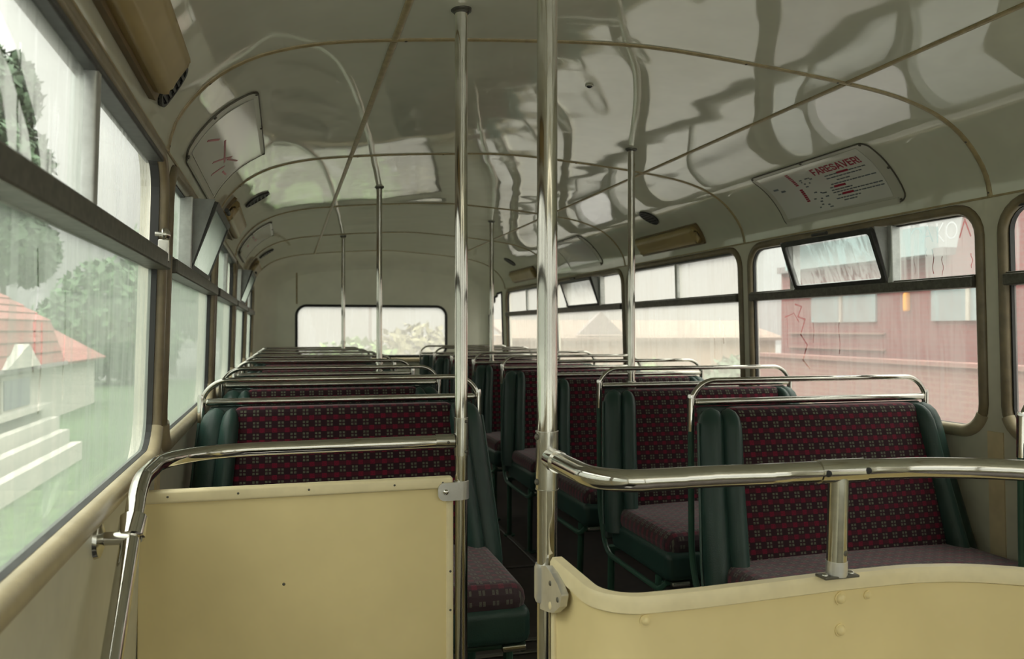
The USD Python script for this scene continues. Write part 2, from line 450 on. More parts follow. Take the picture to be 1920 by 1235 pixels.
# ---- windows
def bead(loop, side, wd, dp, w_in=0.0, n=9):
    """rounded moulding along a closed loop on the wall: half ellipse wd wide, standing dp into the room"""
    fn = on_wall(side)
    P = np.array([[u, v, 0] for u, v in loop])
    keep = [0]
    for i in range(1, len(P)):
        if np.linalg.norm(P[i] - P[keep[-1]]) > 1e-5: keep.append(i)
    P = P[keep]
    if np.linalg.norm(P[0] - P[-1]) < 1e-5: P = P[:-1]
    pr = [(wd / 2 * math.cos(a), dp * math.sin(a) - w_in) for a in np.linspace(0, math.pi, n)] + [(-wd / 2, -.02), (wd / 2, -.02)]
    m = sweep(P, pr, (0, 0, -1.0))
    return mapped(m, fn, side > 0)

def ring_plate(o, i, t, w0, side):
    return mapped(plate(Polygon(o).difference(Polygon(i)), t, w0), on_wall(side), side > 0)

TR0, TR1 = 1.222, 1.254
WIPES = []
def stroke(pts, wd):
    return LineString(pts).buffer(wd / 2, 6)
def drips(u0, u1, v0, v1, n, seed, wd=.005):
    """clear runs of water down a misted pane"""
    r = random.Random(seed); out = []
    for _ in range(n):
        u, t, l = r.uniform(u0, u1), r.uniform(v0 + .5 * (v1 - v0), v1), r.uniform(.25, .9) * (v1 - v0)
        pts = [(u + .003 * math.sin(k * 1.3 + u * 50), t - l * k / 6) for k in range(7)]
        out.append(stroke([p for p in pts if p[1] > v0] if sum(p[1] > v0 for p in pts) > 1 else pts[:2], wd * r.uniform(.6, 1.5)))
    return out
def arc(cu, cv, ru, rv, a0, a1, n=12):
    return [(cu + ru * math.cos(math.radians(a0 + (a1 - a0) * k / n)), cv + rv * math.sin(math.radians(a0 + (a1 - a0) * k / n))) for k in range(n + 1)]
def pane_in(win, side, loop, mistmat, w=.016, label=None):
    p = obj('pane', mapped(plate(loop, .004, w), on_wall(side), side > 0), 'glass', win, smooth=False, label=label)
    v = np.array([[u, q, w - .0015] for u, q in loop])
    film = Polygon(loop)
    if WIPES:
        film = film.difference(shapely.union_all(WIPES))
    vv, ff = [], []
    for g in getattr(film, 'geoms', [film]):
        if g.area < 1e-6: continue
        m = trimesh.creation.triangulate_polygon(g, engine='earcut')
        ff.append(np.array(m[1]) + sum(map(len, vv))); vv.append(np.array(m[0]))
    vv, f = np.vstack(vv), np.vstack(ff)
    obj('condensation', mapped((np.c_[vv, np.full(len(vv), w - .0015)], f), on_wall(side)), mistmat, p, smooth=False)
    return p

WNO = [0]
def window(side, idx, upper, mist_low, mist_up, label):
    WNO[0] += 1
    a, b = WIN[idx]
    w = structure('window_%d' % WNO[0], label)
    z0, z1 = OUT0S[side], OUT1
    o = rrect(a, b, z0, z1, .10)
    mid = rrect(a + .016, b - .016, z0 + .016, z1 - .016, .085)
    inn = rrect(a + .030, b - .030, z0 + .034, z1 - .026, .07)
    obj('moulding', [bead(mid, side, .030, .013)], 'moulding', w)
    sill = np.array([(u, v) for u, v in rrect(a + .015, b - .015, z0 + .015, z1 - .015, .085, 9) if v < z0 + .085])
    sill = sill[np.argsort(np.arctan2(sill[:, 1] - (z0 + .8), sill[:, 0] - (a + b) / 2))]
    P3 = np.array([[u, v, 0.0] for u, v in sill])
    sm = sweep(P3, [(.0185 * math.cos(q), .017 * math.sin(q)) for q in np.linspace(0, math.pi, 9)] + [(-.0185, -.004), (.0185, -.004)], (0, 0, -1.0), closed=False)
    obj('sill', mapped(sm, on_wall(side), side > 0), 'sill_beige', w)
    obj('gasket', ring_plate(rrect(a + .012, b - .012, z0 + .012, z1 - .012, .09), rrect(a + .036, b - .036, z0 + .034, z1 - .034, .062), .016, .004, side), 'rubber', w, smooth=False)
    ga, gb, g0, g1 = a + .030, b - .030, z0 + .028, z1 - .028
    low = rrect(ga, gb, g0, TR0 + .004, (.065, .065, .002, .002))
    pane_in(w, side, low, mist_low)
    # transom: an extruded bar with a groove
    tb = [bx(0, 1, 0, 1, 0, 1)]
    def bar(u0, u1, v0, v1, d0, d1, r=.004):
        return mapped(rbox(u0, u1, v0, v1, d0, d1, r), on_wall(side), side > 0)
    obj('transom', [bar(ga, gb, TR0, TR1, -.022, .024), bar(ga, gb, TR1 - .006, TR1 + .006, -.012, .02)], 'bronze_bar', w)
    h0 = TR1 + .006
    L = gb - ga
    if upper == 'slide':
        c = (ga + gb) / 2
        if idx == 1 and side < 0: c = 1.15
        up1 = rrect(ga, c + .012, h0, g1, (.002, .002, .002, .06))
        up2 = rrect(c - .012, gb, h0, g1, (.002, .002, .06, .002))
        pane_in(w, side, up1, mist_up, w=.012)
        pane_in(w, side, up2, mist_up, w=.022)
        obj('mullion', [bar(c - .012, c + .012, h0, g1 + .004, -.006, .012), bar(c + .012, c + .02, h0, g1, .002, .024)], 'aluminium', w)
        obj('track', [bar(ga + .02, gb - .02, g1 - .008, g1 + .010, -.008, .03)], 'bar_dark', w)
        fn = on_wall(side)
        e = gb - .045 if side < 0 else ga + .04
        if idx == 1:
            k = fn(np.array([[e, h0 + .03, -.012], [e, h0 + .03, .004]]))
            obj('catch', [dome(k[0], k[0] - k[1], .013), cyl(k[0], k[1], .005), mapped(rbox(e - .006, e + .006, TR1 - .02, h0 + .02, -.024, -.002, .003), fn, side > 0)], 'chrome_worn', w)
    else:
        u0, u1 = a + .36, b - .33            # opening of the hopper, measured from the photograph
        p1 = rrect(ga, u0, h0, g1, (.002, .002, .002, .06)); p2 = rrect(u1, gb, h0, g1, (.002, .002, .06, .002))
        pane_in(w, side, p1, mist_up); pane_in(w, side, p2, mist_up)
        obj('opening_post', [bar(u0 - .012, u0 + .012, h0 - .008, g1, -.016, .02)], 'aluminium', w)
        obj('opening_post', [bar(u1 - .012, u1 + .012, h0 - .008, g1, -.016, .02)], 'aluminium', w)
        for uu in (u0, u1):
            for vv in (h0 + .035, h0 + .12):
                k = on_wall(side)(np.array([[uu, vv, -.017], [uu, vv, -.012]]))
                obj('rivet', dome(k[1], k[0] - k[1], .005, .003), 'screw', w)
        # inward-tilting hopper hinged at the bottom
        hp = sub('hopper', w)
        T = math.radians(19); H = (g1 - h0 - .004) / math.cos(T)
        fn = on_wall(side)
        def tilt(p):
            v = p[:, 1] * math.cos(T) + p[:, 2] * math.sin(T)
            d = -p[:, 1] * math.sin(T) + p[:, 2] * math.cos(T)
            return fn(np.stack([p[:, 0], h0 - .002 + v, d - .006], 1))
        q0, q1 = u0 + .018, u1 - .018
        fr = Polygon(rrect(q0, q1, 0, H, .012)).difference(Polygon(rrect(q0 + .017, q1 - .017, .014, H - .018, .012)))
        obj('frame', mapped(plate(fr, .016, -.008), tilt, side > 0), 'bar_dark', hp, smooth=False)
        pl = rrect(q0 + .016, q1 - .016, .012, H - .018, .012)
        obj('hopper_pane', mapped(plate(pl, .004, -.002), tilt, side > 0), 'glass', hp, smooth=False)
        m = trimesh.creation.triangulate_polygon(Polygon(pl), engine='earcut')
        obj('condensation', mapped((np.c_[np.array(m[0]), np.full(len(m[0]), -.0035)], np.array(m[1])), tilt), mist_up, hp, smooth=False)
        for uu in (u0 + .008, u1 - .008):     # sheet-metal cheeks that close the sides
            tri = np.array([(0.0, -.004), (H * math.cos(T), -.004), (H * math.cos(T), -H * math.sin(T) - .006), (.012, -.018)])
            c3 = plate(tri, .003, -.0015)
            obj('cheek', mapped(c3, lambda p, uu=uu: fn(np.stack([uu + p[:, 2], h0 + p[:, 0], p[:, 1]], 1)), side > 0), 'grey_metal', hp, smooth=False)
        kk = fn(np.array([[(u0 + u1) / 2 - .04, g1, -H * math.sin(T) - .02], [(u0 + u1) / 2 + .04, g1, -H * math.sin(T) - .02]]))
        obj('catch', [cyl(kk[0], kk[1], .006)], 'bar_dark', hp)
    return w

left_kinds = ['slide', 'slide', 'hopper', 'slide', 'hopper', 'slide']
right_kinds = ['slide', 'slide', 'hopper', 'slide', 'hopper', 'slide']
# wiped and running places in the mist of the nearer panes
W_LEFT = drips(.62, 1.15, 1.27, 1.42, 6, 1, .004) + drips(1.2, 1.72, 1.26, 1.43, 16, 2, .004) + [stroke([(.80, 1.38), (.86, 1.36), (.93, 1.31), (.95, 1.27)], .03), stroke([(.74, 1.35), (.82, 1.30), (.84, 1.26)], .045)] + drips(.6, 1.2, 1.0, 1.20, 6, 3, .004) + [stroke([(.70, 1.18), (.78, 1.12), (.72, 1.07), (.66, 1.10)], .012)]
W_RIGHT = ([stroke(arc(2.115, 1.40, .022, .022, 20, 160), .005), stroke([(2.09, 1.375), (2.07, 1.425), (2.05, 1.375)], .005), stroke([(2.083, 1.392), (2.058, 1.392)], .004), stroke([(2.03, 1.425), (2.03, 1.37)], .005), stroke([(2.008, 1.425), (2.03, 1.396), (2.006, 1.37)], .005),
            stroke(arc(1.975, 1.40, .02, .024, 0, 360, 20), .005), stroke([(1.945, 1.375), (1.925, 1.425), (1.905, 1.375)], .005)] + drips(1.9, 2.14, 1.265, 1.36, 5, 5, .0022)
           + [stroke([(2.76, 1.20), (2.72, 1.19), (2.745, 1.15), (2.70, 1.14), (2.73, 1.08), (2.69, 1.04), (2.72, .98), (2.68, .95)], .007), stroke([(2.83, 1.15), (2.77, 1.165), (2.74, 1.13)], .005)] + drips(2.5, 2.9, .95, 1.17, 3, 6, .0025) + drips(2.78, 2.98, 1.27, 1.42, 6, 8, .004))
for i in range(6):
    WIPES[:] = W_LEFT if i == 1 else []
    window(-1, i, left_kinds[i], 'mist_left' if i < 2 else 'mist_left_far', 'mist_upper' if i < 2 else 'mist_left_far', None)
for i in range(6):
    WIPES[:] = W_RIGHT if i == 2 else drips(3.15, 3.5, .95, 1.2, 4, 9, .004) if i == 3 else []
    window(1, i, right_kinds[i], 'mist_right' if i < 3 else 'mist_right_far', 'mist_upper' if i < 3 else 'mist_rear', None)

# ---- ceiling: three panels to a bay, cover strips on the joints
ce = structure('ceiling')
rs = np.random.RandomState(3)
def ceil_panel(y0, y1, s0, s1, amp, seed):
    ny = max(6, int((y1 - y0) / .032)); ns = max(8, int((s1 - s0) / .028))
    U, S = np.meshgrid(np.linspace(y0, y1, ny), np.linspace(s0, s1, ns), indexing='ij')
    e = np.clip(np.minimum(np.minimum(U - y0, y1 - U) / .10, np.minimum(S - s0, s1 - S) / .10), 0, 1)
    wv = (meshkit.noise(np.stack([U * 3.6, S * 3.0, U * 0 + seed], -1), 11) - .5) + .45 * (meshkit.noise(np.stack([U * 9, S * 7, U * 0 + seed], -1), 5) - .5)
    W = wv * amp * e
    def lay(dw):
        return on_ceil(1)(np.stack([U.ravel(), S.ravel(), (W + dw).ravel()], 1))
    a, b = lay(0), lay(-.012)
    n = ny * ns
    I = np.arange(n).reshape(ny, ns)
    q = np.stack([I[:-1, :-1], I[1:, :-1], I[1:, 1:], I[:-1, 1:]], -1).reshape(-1, 4)
    edge = np.r_[I[0, :], I[1:, -1], I[-1, -2::-1], I[-2:0:-1, 0]]
    nx = np.roll(edge, -1)
    side_q = np.stack([edge, nx, nx + n, edge + n], 1)
    Fq = np.vstack([q, q[:, ::-1] + n, side_q])
    f = np.vstack([Fq[:, [0, 1, 2]], Fq[:, [0, 2, 3]]])
    return trimesh.Trimesh(np.vstack([a, b]), f, process=False)
edges_y = RINGS
for i in range(len(edges_y) - 1):
    for k, (s0, s1, amp) in enumerate(((0, S_SEAM, .0009), (S_SEAM, S_ALL - S_SEAM, .0032), (S_ALL - S_SEAM, S_ALL, .0009))):
        obj('ceiling_panel', ceil_panel(edges_y[i] + .001, edges_y[i + 1] - .001, s0 + .001, s1 - .001, amp, i * 3.7 + k), 'ceiling_paint', ce, smooth=50)
def ceil_path(y, w):
    s = np.linspace(.0, S_ALL, 72)
    return on_ceil(1)(np.stack([np.full_like(s, y), s, np.full_like(s, w)], 1)), s
for y in RINGS[1:]:
    P, s = ceil_path(y, 0)
    up = on_ceil(1)(np.stack([np.full_like(s, y), s, np.full_like(s, .01)], 1)) - P
    up /= np.linalg.norm(up, axis=1)[:, None]
    obj('cover_strip', sweep(P, [(.0085 * math.cos(a), .0048 * math.sin(a)) for a in np.linspace(0, math.pi, 7)] + [(-.0085, -.004), (.0085, -.004)], up, closed=False), 'strip_beige', ce)
    for ss in (.012, S_ALL - .012, _s[2] + .05, S_ALL - _s[2] - .05, S_SEAM + .025, S_ALL - S_SEAM - .025, S_ALL / 2 - .3, S_ALL / 2 + .25):
        k = on_ceil(1)(np.array([[y, ss, .003], [y, ss, .02]]))
        obj('screw', dome(k[0], k[1] - k[0], .0045, .003), 'screw', ce)
for ss in (S_SEAM, S_ALL - S_SEAM):
    for i in range(len(edges_y) - 1):
        P = on_ceil(1)(np.array([[edges_y[i] + .008, ss, 0], [(edges_y[i] + edges_y[i + 1]) / 2, ss, 0], [edges_y[i + 1] - .008, ss, 0]]))
        up = on_ceil(1)(np.array([[1.0, ss, .01]])) - on_ceil(1)(np.array([[1.0, ss, 0]])); up = up[0] / np.linalg.norm(up[0])
        obj('cover_strip', sweep(P, [(.0085 * math.cos(a), .0048 * math.sin(a)) for a in np.linspace(0, math.pi, 7)] + [(-.0085, -.004), (.0085, -.004)], up, closed=False), 'strip_beige', ce)

# ---- rear wall: rounded into the sides and roof, with the emergency window
rw = structure('wall_rear')
def outline(n_side=64):
    s = np.linspace(0, S_ALL, 90)
    q = prof(s)
    zr = np.linspace(0, FOOT, n_side)[:-1]
    r = np.c_[half(zr), zr]
    l = np.c_[-half(zr), zr][::-1]
    return np.vstack([r, q, l])
O = outline()
RAD = .30
TH = np.linspace(0, math.pi / 2, 12)
def rear_ring(th):
    d = RAD * (1 - math.cos(th)) * .62
    y = RINGS[-1] + .004 + (Y_REAR - RINGS[-1]) * math.sin(th)
    kx = 1 - d / 1.09
    z = np.where(O[:, 1] > .9, .9 + (O[:, 1] - .9) * (1 - d * .75 / .9), O[:, 1])
    return taper(np.c_[O[:, 0] * kx, np.full(len(O), y), z])
rings = [rear_ring(t) for t in TH]
nO = len(O)
V = np.vstack(rings); Fq = []; cw = []
for i in range(len(TH) - 1):
    for k in range(nO - 1):
        q = (i * nO + k, i * nO + k + 1, (i + 1) * nO + k + 1, (i + 1) * nO + k)
        c = V[list(q)].mean(0)
        # corner window opening on the nearside (right in the picture)
        ins = c[0] > 0 and 2 <= i <= 6 and .80 < c[2] < (1.45 if i <= 3 else 1.42 if i == 4 else 1.36 if i == 5 else 1.24)
        (cw if ins else Fq).append(q)
Fq = np.array(Fq); cw = np.array(cw)
quad = lambda q: np.vstack([q[:, [0, 1, 2]], q[:, [0, 2, 3]]])
obj('rear_dome', trimesh.Trimesh(V, quad(Fq), process=False), 'rear_paint', rw, smooth=60)
last = rings[-1]
capo = Polygon(last[:, [0, 2]])
RX0, RX1, RZ0, RZ1 = -.778, .590, .852, 1.316
cap = capo.difference(Polygon(rrect(RX0, RX1, RZ0, RZ1, .09, 8)))
toR = lambda p: np.stack([p[:, 0], Y_REAR + p[:, 2], p[:, 1]], 1)
obj('rear_panel', mapped(plate(cap, .02), toR), 'rear_paint', rw, smooth=False)
for xx in (-.775, .72):
    obj('cover_strip', rbox(xx - .007, xx + .007, Y_REAR - .004, Y_REAR + .002, 1.33, 1.705, .003), 'strip_beige', rw)
obj('ledge', rbox(-1.02, 1.02, Y_REAR - .045, Y_REAR, .80, .835, .012), 'strip_tan', rw)
wn = structure('window_13')
def rbead(loop, wd, dp):
    P = np.array([[u, Y_REAR, v] for u, v in loop]); 
    keep = [i for i in range(len(P)) if np.linalg.norm(P[i] - P[i - 1]) > 1e-5]
    P = P[keep]
    return sweep(P, [(wd / 2 * math.cos(a), dp * math.sin(a)) for a in np.linspace(0, math.pi, 9)] + [(-wd / 2, -.02), (wd / 2, -.02)], (0, -1.0, 0))
obj('gasket', [rbead(rrect(RX0, RX1, RZ0, RZ1, .09, 8), .024, .012)], 'rubber', wn)
pg = obj('pane', mapped(plate(rrect(RX0, RX1, RZ0, RZ1, .09, 8), .004, .008), toR), 'glass', wn, smooth=False)
m = trimesh.creation.triangulate_polygon(Polygon(rrect(RX0, RX1, RZ0, RZ1, .09, 8)), engine='earcut')
obj('condensation', mapped((np.c_[np.array(m[0]), np.full(len(m[0]), .006)], np.array(m[1])), toR), 'mist_rear', pg, smooth=False)
wc = structure('window_14')
cen = np.array([.7, 7.0, 1.1])
def shell(q, off, t):
    vs = V + 0
    n = trimesh.Trimesh(V, quad(np.vstack([Fq, cw])), process=False).vertex_normals
    s = np.sign(((vs - cen) * n).sum(1))[:, None]
    a, b = vs + n * s * off, vs + n * s * (off + t)
    f = quad(q); nn = len(vs)
    return trimesh.Trimesh(np.vstack([a, b]), np.vstack([f, f[:, ::-1] + nn]), process=False)
pw = obj('pane', shell(cw, .004, .004), 'glass', wc, smooth=False)
obj('condensation', trimesh.Trimesh(V - 0, quad(cw), process=True), 'mist_rear', pw, smooth=False)
edges = {}
for q in cw:
    for a, b in zip(q, np.roll(q, -1)):
        edges[(min(a, b), max(a, b))] = edges.get((min(a, b), max(a, b)), 0) + 1
obj('gasket', [tube([V[a], V[b]], .010, 8) for (a, b), c in edges.items() if c == 1], 'rubber', wc)

# ---- front wall behind the camera, with the two front windows that light this end
fw = structure('wall_front')
zz = prof(np.linspace(0, S_ALL, 60))
fo = Polygon(np.vstack([[(half(0), 0)], zz, [(-half(0), 0)]]))
FWIN = [rrect(-1.03, -.03, .50, 1.58, .09), rrect(.03, 1.03, .50, 1.58, .09)]
pf = fo
for l in FWIN: pf = pf.difference(Polygon(l))
toF = lambda p: np.stack([p[:, 0], Y_FRONT - p[:, 2], p[:, 1]], 1)
obj('lining', mapped(plate(pf, .03), toF, True), 'wall_paint', fw, smooth=False)
for k, l in enumerate(FWIN):
    w = structure('window_%d' % (15 + k))
    obj('pane', mapped(plate(l, .004, .01), toF, True), 'glass', w, smooth=False)

# ------------------------------------------------------------------ seats
def make_seat(W, first_label, category, loc, group):
    t = thing('bus_seat', first_label, category, loc, group=group)
    h = W / 2
    top, zr = .955, .893
    # chrome grab rail and its sleeves
    arch = fillet([(-h + .009, 0, .80), (-h + .009, 0, top), (h - .009, 0, top), (h - .009, 0, .80)], .075, 10)
    obj('grab_rail', tube(arch, .0078, 12), 'chrome', t)
    for s in (-1, 1):
        obj('rail_sleeve', tube([(s * (h - .009), .0, .915), (s * (h - .009), .0, .905), (s * (h - .009), 0, .812)], [.0085, .0105, .0105], 12), 'chrome_bright', t)
    obj('top_rail', rbox(-h + .02, h - .02, -.014, .012, zr - .009, zr + .010, .007), 'chrome_worn', t)
    sl = lambda z: -.022 - .100 * (zr - z) / .45            # how far forward the back leans at height z
    flare = lambda z: .040 * np.clip((.87 - z) / .42, 0, 1)
    def lean(v):
        v = np.array(v); v[:, 1] += sl(v[:, 2]); v[:, 0] *= 1 + flare(v[:, 2]) / (h - .06); return v
    # upholstered back, slightly crowned
    b = rbox(-h + .098, h - .098, -.045, .02, .44, zr - .012, .022, 16)
    vv, ff = trimesh.remesh.subdivide_to_size(b.vertices, b.faces, .05)
    vv = np.array(vv); cz = np.clip((vv[:, 2] - .44) / .44, 0, 1)
    vv[:, 1] -= np.where(vv[:, 1] < -.01, .016 * np.cos(vv[:, 0] / h * 1.45) * np.sin(np.pi * np.clip(cz, .05, .97)) ** .5, 0)
    obj('backrest', trimesh.Trimesh(lean(vv), ff, process=False), 'moquette', t, smooth=60)
    sh = rbox(-h + .03, h - .03, .018, .034, .36, zr - .012, .008)
    obj('back_shell', trimesh.Trimesh(lean(sh.vertices), sh.faces, process=False), 'seat_shell', t)
    # leather side rolls: an outer and an inner roll with a seam between
    for s in (-1, 1):
        Z = np.r_[np.linspace(.40, .80, 7), .835, .858, .872, .879]
        rad = np.r_[np.ones(7), .96, .8, .52, .12]
        def roll(cx, cy, rx, ry):
            n = 16; ang = np.arange(n) / n * 2 * math.pi; V = []
            for z, q in zip(Z, rad):
                fl = float(flare(z))
                V.append(np.c_[s * (cx + fl) + rx * q * np.cos(ang), cy + sl(z) - .02 * max(0, (.7 - z) / .3) + ry * q * np.sin(ang), np.full(n, z)])
            V = np.vstack(V); Fs = []
            for i in range(len(Z) - 1):
                for k in range(n):
                    a, c = i * n + k, i * n + (k + 1) % n
                    Fs += [(a, c, c + n), (a, c + n, a + n)]
            V = np.vstack([V, V[:n].mean(0), V[-n:].mean(0)]); m0, m1 = len(V) - 2, len(V) - 1
            for k in range(n):
                Fs += [(m0, (k + 1) % n, k), (m1, (len(Z) - 1) * n + k, (len(Z) - 1) * n + (k + 1) % n)]
            return trimesh.Trimesh(V, Fs, process=False)
        bl = obj('bolster', [roll(h - .052, -.010, .040, .042), roll(h - .094, -.034, .027, .050)], 'leather', t, smooth=60)
        P = [(s * (h - .010 + float(flare(z))), sl(z) - .012, z) for z in np.linspace(.42, .84, 9)]
        obj('piping', tube(P, .004, 8), 'piping', bl)
    # cushion
    c = rbox(-h + .012, h - .012, -.555, -.12, .405, .478, .034, 16)
    vv, ff = trimesh.remesh.subdivide_to_size(c.vertices, c.faces, .06)
    vv = np.array(vv); up = np.clip((vv[:, 2] - .44) / .04, 0, 1)
    vv[:, 2] += up * .014 * np.cos(vv[:, 0] / h * 1.4) * np.cos((vv[:, 1] + .34) / .24)
    obj('cushion', trimesh.Trimesh(vv, ff, process=False), 'moquette_cushion', t, smooth=60)
    obj('cushion_border', rbox(-h + .004, h - .004, -.563, -.12, .335, .428, .024, 12), 'leather', t, smooth=60)
    # green tubular frame
    for s in (-1, 1):
        x = s * (h - .009)
        obj('side_frame', tube(fillet([(x, 0, .82), (x, -.004, .45), (x, -.07, .30), (x, -.50, .30), (x * .97, -.53, .33)], [.3, .08, .05], 6), .009, 10), 'frame_green', t)
        obj('leg', [tube(fillet([(x * .94, -.45, .33), (x * .94, -.44, .2), (x * .88, -.36, .0)], .08, 5), .013, 10), cyl((x * .88, -.36, 0), (x * .88, -.36, .008), .03)], 'frame_green', t)
        obj('leg', [tube([(x * .94, -.06, .32), (x * .92, -.03, .0)], .013, 10), cyl((x * .92, -.03, 0), (x * .92, -.03, .008), .03)], 'frame_green', t)
        obj('cushion_clip', rbox(x * .9 - .03, x * .9 + .03, -.568, -.55, .325, .34, .004), 'chrome_worn', t)
    for yy in (-.48, -.06):
        obj('cross_rail', cyl((-h + .03, yy, .31), (h - .03, yy, .31), .01), 'frame_green', t)
    return t

ORD = ['first', 'second', 'third', 'fourth', 'fifth', 'sixth', 'seventh', 'eighth']
XR, XL = 1.495 + CAMX, .158 + CAMX
SEAT_W = .822
RY = [2.05 + .70 * k for k in range(8)]
LY = [2.42 + .69 * k for k in range(7)]
r_lab = ['nearest right-hand double seat, maroon check, behind the curved cream panel', 'second right-hand double seat, a chrome pole on its rail',
         'third right-hand double seat, maroon check, half hidden by the thick pole', 'fourth right-hand double seat, its green left end just past the thick pole',
         'fifth right-hand double seat, a far chrome pole on its rail', 'sixth right-hand double seat, small and mostly hidden', 'seventh right-hand double seat, second nearest the rear wall',
         'last right-hand double seat, just under the rear window corner']
l_lab = ['nearest left-hand double seat, maroon check, directly behind the flat cream panel', 'second left-hand double seat, its rails just above the nearest one', 'third left-hand double seat, a chrome pole on its rail',
         'fourth left-hand double seat, just behind the seat with the pole', 'fifth left-hand double seat, third from the rear', 'sixth left-hand double seat, a thin far pole on it', 'last left-hand double seat, just below the rear window']
seat0 = make_seat(SEAT_W, r_lab[0], 'seat', (XR, RY[0], 0), 'seats of the right-hand row')
for k in range(1, 8):
    copy_of(seat0, 'bus_seat', r_lab[k], (XR, RY[k], 0), 'seats of the right-hand row')
for k in range(7):
    copy_of(seat0, 'bus_seat', l_lab[k], (XL, LY[k], 0), 'seats of the left-hand row')
make_seat(.33, 'narrow single seat by the right wall, its chrome arch cut by the right picture edge', 'seat', (1.742 + CAMX, 1.43, 0), None)

# ------------------------------------------------------------------ poles
def pole(label, X, Y, z0, r=.0143, z1=None, group=None):
    t = thing('grab_pole', label, 'pole', (X + CAMX, Y, 0), group=group)
    if z1 is None:
        ss = np.linspace(0, S_ALL, 500); z1 = float(np.interp(-(X + CAMX), -_fx(ss), _fz(ss)))
    obj('tube', tube([(0, 0, z0), (0, 0, z1 + .002)], r, 24), 'chrome', t)
    obj('ceiling_flange', tube([(0, 0, z1 - .009), (0, 0, z1 - .006), (0, 0, z1 - .004), (0, 0, z1 + .004)], [r * 1.2, r * 1.25, r * 1.6, r * 1.7], 24), 'chrome_worn' if r > .014 else 'bronze_bar', t)
    return t
far = 'grab poles standing on seat rails'
for lab, X, Y, zb in (('chrome pole rising from the rail of the third left seat', .405, 3.824, .885), ('thin chrome pole far back, left of the rear window centre', .366, 5.894, .94),
                      ('chrome pole rising from the second right-hand seat', 1.232, 2.774, .885), ('chrome pole far back on the fifth right-hand seat', 1.216, 4.874, .885)):
    t = pole(lab, X, Y, zb, .0135, group=far)
    obj('seat_clamp', cyl((0, 0, zb - .012), (0, 0, zb + .022), .0175), 'chrome_worn', t)
    obj('rail_clamp', cyl((0, 0, zb + .055), (0, 0, zb + .078), .0175), 'chrome_worn', t)

LPX, LPY, LPR = .3435, 1.640, .0134
RPX, RPY, RPR = .4115, 1.268, .0171
lp = pole('slim chrome floor-to-ceiling pole at the right edge of the flat cream panel', LPX, LPY, 0, LPR)
def Zc(py, Dc): return CAMZ - (py - 618) / F * Dc
obj('tee_sleeve', [tube([(0, 0, Zc(858, 1.639)), (0, 0, Zc(786, 1.639))], LPR * 1.14, 24)], 'chrome_worn', lp)
for py in (793, 850):
    obj('screw', dome((.008, -.0135, Zc(py, 1.639)), (.5, -1, 0), .0035, .002), 'screw', lp)
obj('floor_flange', tube([(0, 0, 0), (0, 0, .012), (0, 0, .016)], [.0172, .0172, .016], 24), 'chrome_worn', lp)
rp = pole('thick chrome floor-to-ceiling pole where the curved rail begins', RPX, RPY, 0, RPR)
zs0, zs1 = Zc(917, 1.332), Zc(808, 1.332)
obj('tee_sleeve', [tube([(0, 0, zs0), (0, 0, zs0 + .0012), (0, 0, zs0 + .0014), (0, 0, zs1 - .0014), (0, 0, zs1 - .0012), (0, 0, zs1)], [RPR * 1.16, RPR * 1.16, RPR * 1.11, RPR * 1.11, RPR * 1.16, RPR * 1.16], 28)], 'chrome_worn', rp)
for py in (818, 902):
    obj('screw', dome((-.0185, -.003, Zc(py, 1.332)), (-1, -.15, 0), .0055, .004), 'screw', rp)
obj('floor_flange', tube([(0, 0, 0), (0, 0, .012), (0, 0, .016)], [.022, .022, .019], 24), 'chrome_worn', rp)

# ------------------------------------------------------------------ left handrail: across from the pole, round the corner and down the stairs
ZL = CAMZ - .232
hl = thing('handrail', 'bent chrome handrail along the top of the flat cream panel, diving down the stairs', 'handrail', (CAMX, 0, 0))
pl = fillet([(LPX - .0155, LPY - .001, ZL), (-.222, LPY - .02, ZL), (-.222, 1.325, ZL), (-.222, 1.10, ZL - .222), (-.222, .55, ZL - .79)], [.15, .10, .3], 12)
obj('tube', tube(pl, .0136, 20), 'chrome', hl)
obj('end_socket', [tube([(LPX - .0155, LPY, ZL), (LPX - .055, LPY - .001, ZL)], .0150, 20)], 'chrome_worn', hl)
obj('screw', dome((LPX - .03, LPY - .0145, ZL - .001), (0, -1, 0), .0035, .002), 'screw', hl)
zc_ = CAMZ - .283
dirv = np.array([0, -.225, -.222]); dirv /= np.linalg.norm(dirv)
pc = np.array([-.222, 1.268, ZL - (1.325 - 1.268) * .222 / .225])
cl = obj('clamp', [tube([pc - dirv * .0185, pc - dirv * .0165, pc + dirv * .0165, pc + dirv * .0185], [.0165, .0192, .0192, .0165], 12)], 'chrome_bright', hl)
wx = -(half(.78) - 0.0) - CAMX
wxx = taper(np.array([[-(half(.78)), 1.31, .78]]))[0, 0] - CAMX
ya, za = pc[1] - .018, pc[2] - .012
obj('wall_bracket', [cyl((-.222, ya, za + .002), (wxx + .004, ya, za + .003), .0095)], 'chrome', hl)
obj('wall_flange', [tube([(wxx + .012, ya, za + .003), (wxx + .007, ya, za + .003), (wxx, ya, za + .003)], [.012, .026, .028], 24)], 'chrome_worn', hl)
for a in (30, 150, 270):
    c = (wxx + .0065, ya + .019 * math.cos(math.radians(a)), za + .003 + .019 * math.sin(math.radians(a)))
    obj('screw', dome(c, (1, 0, 0), .0035, .0025), 'screw', hl)

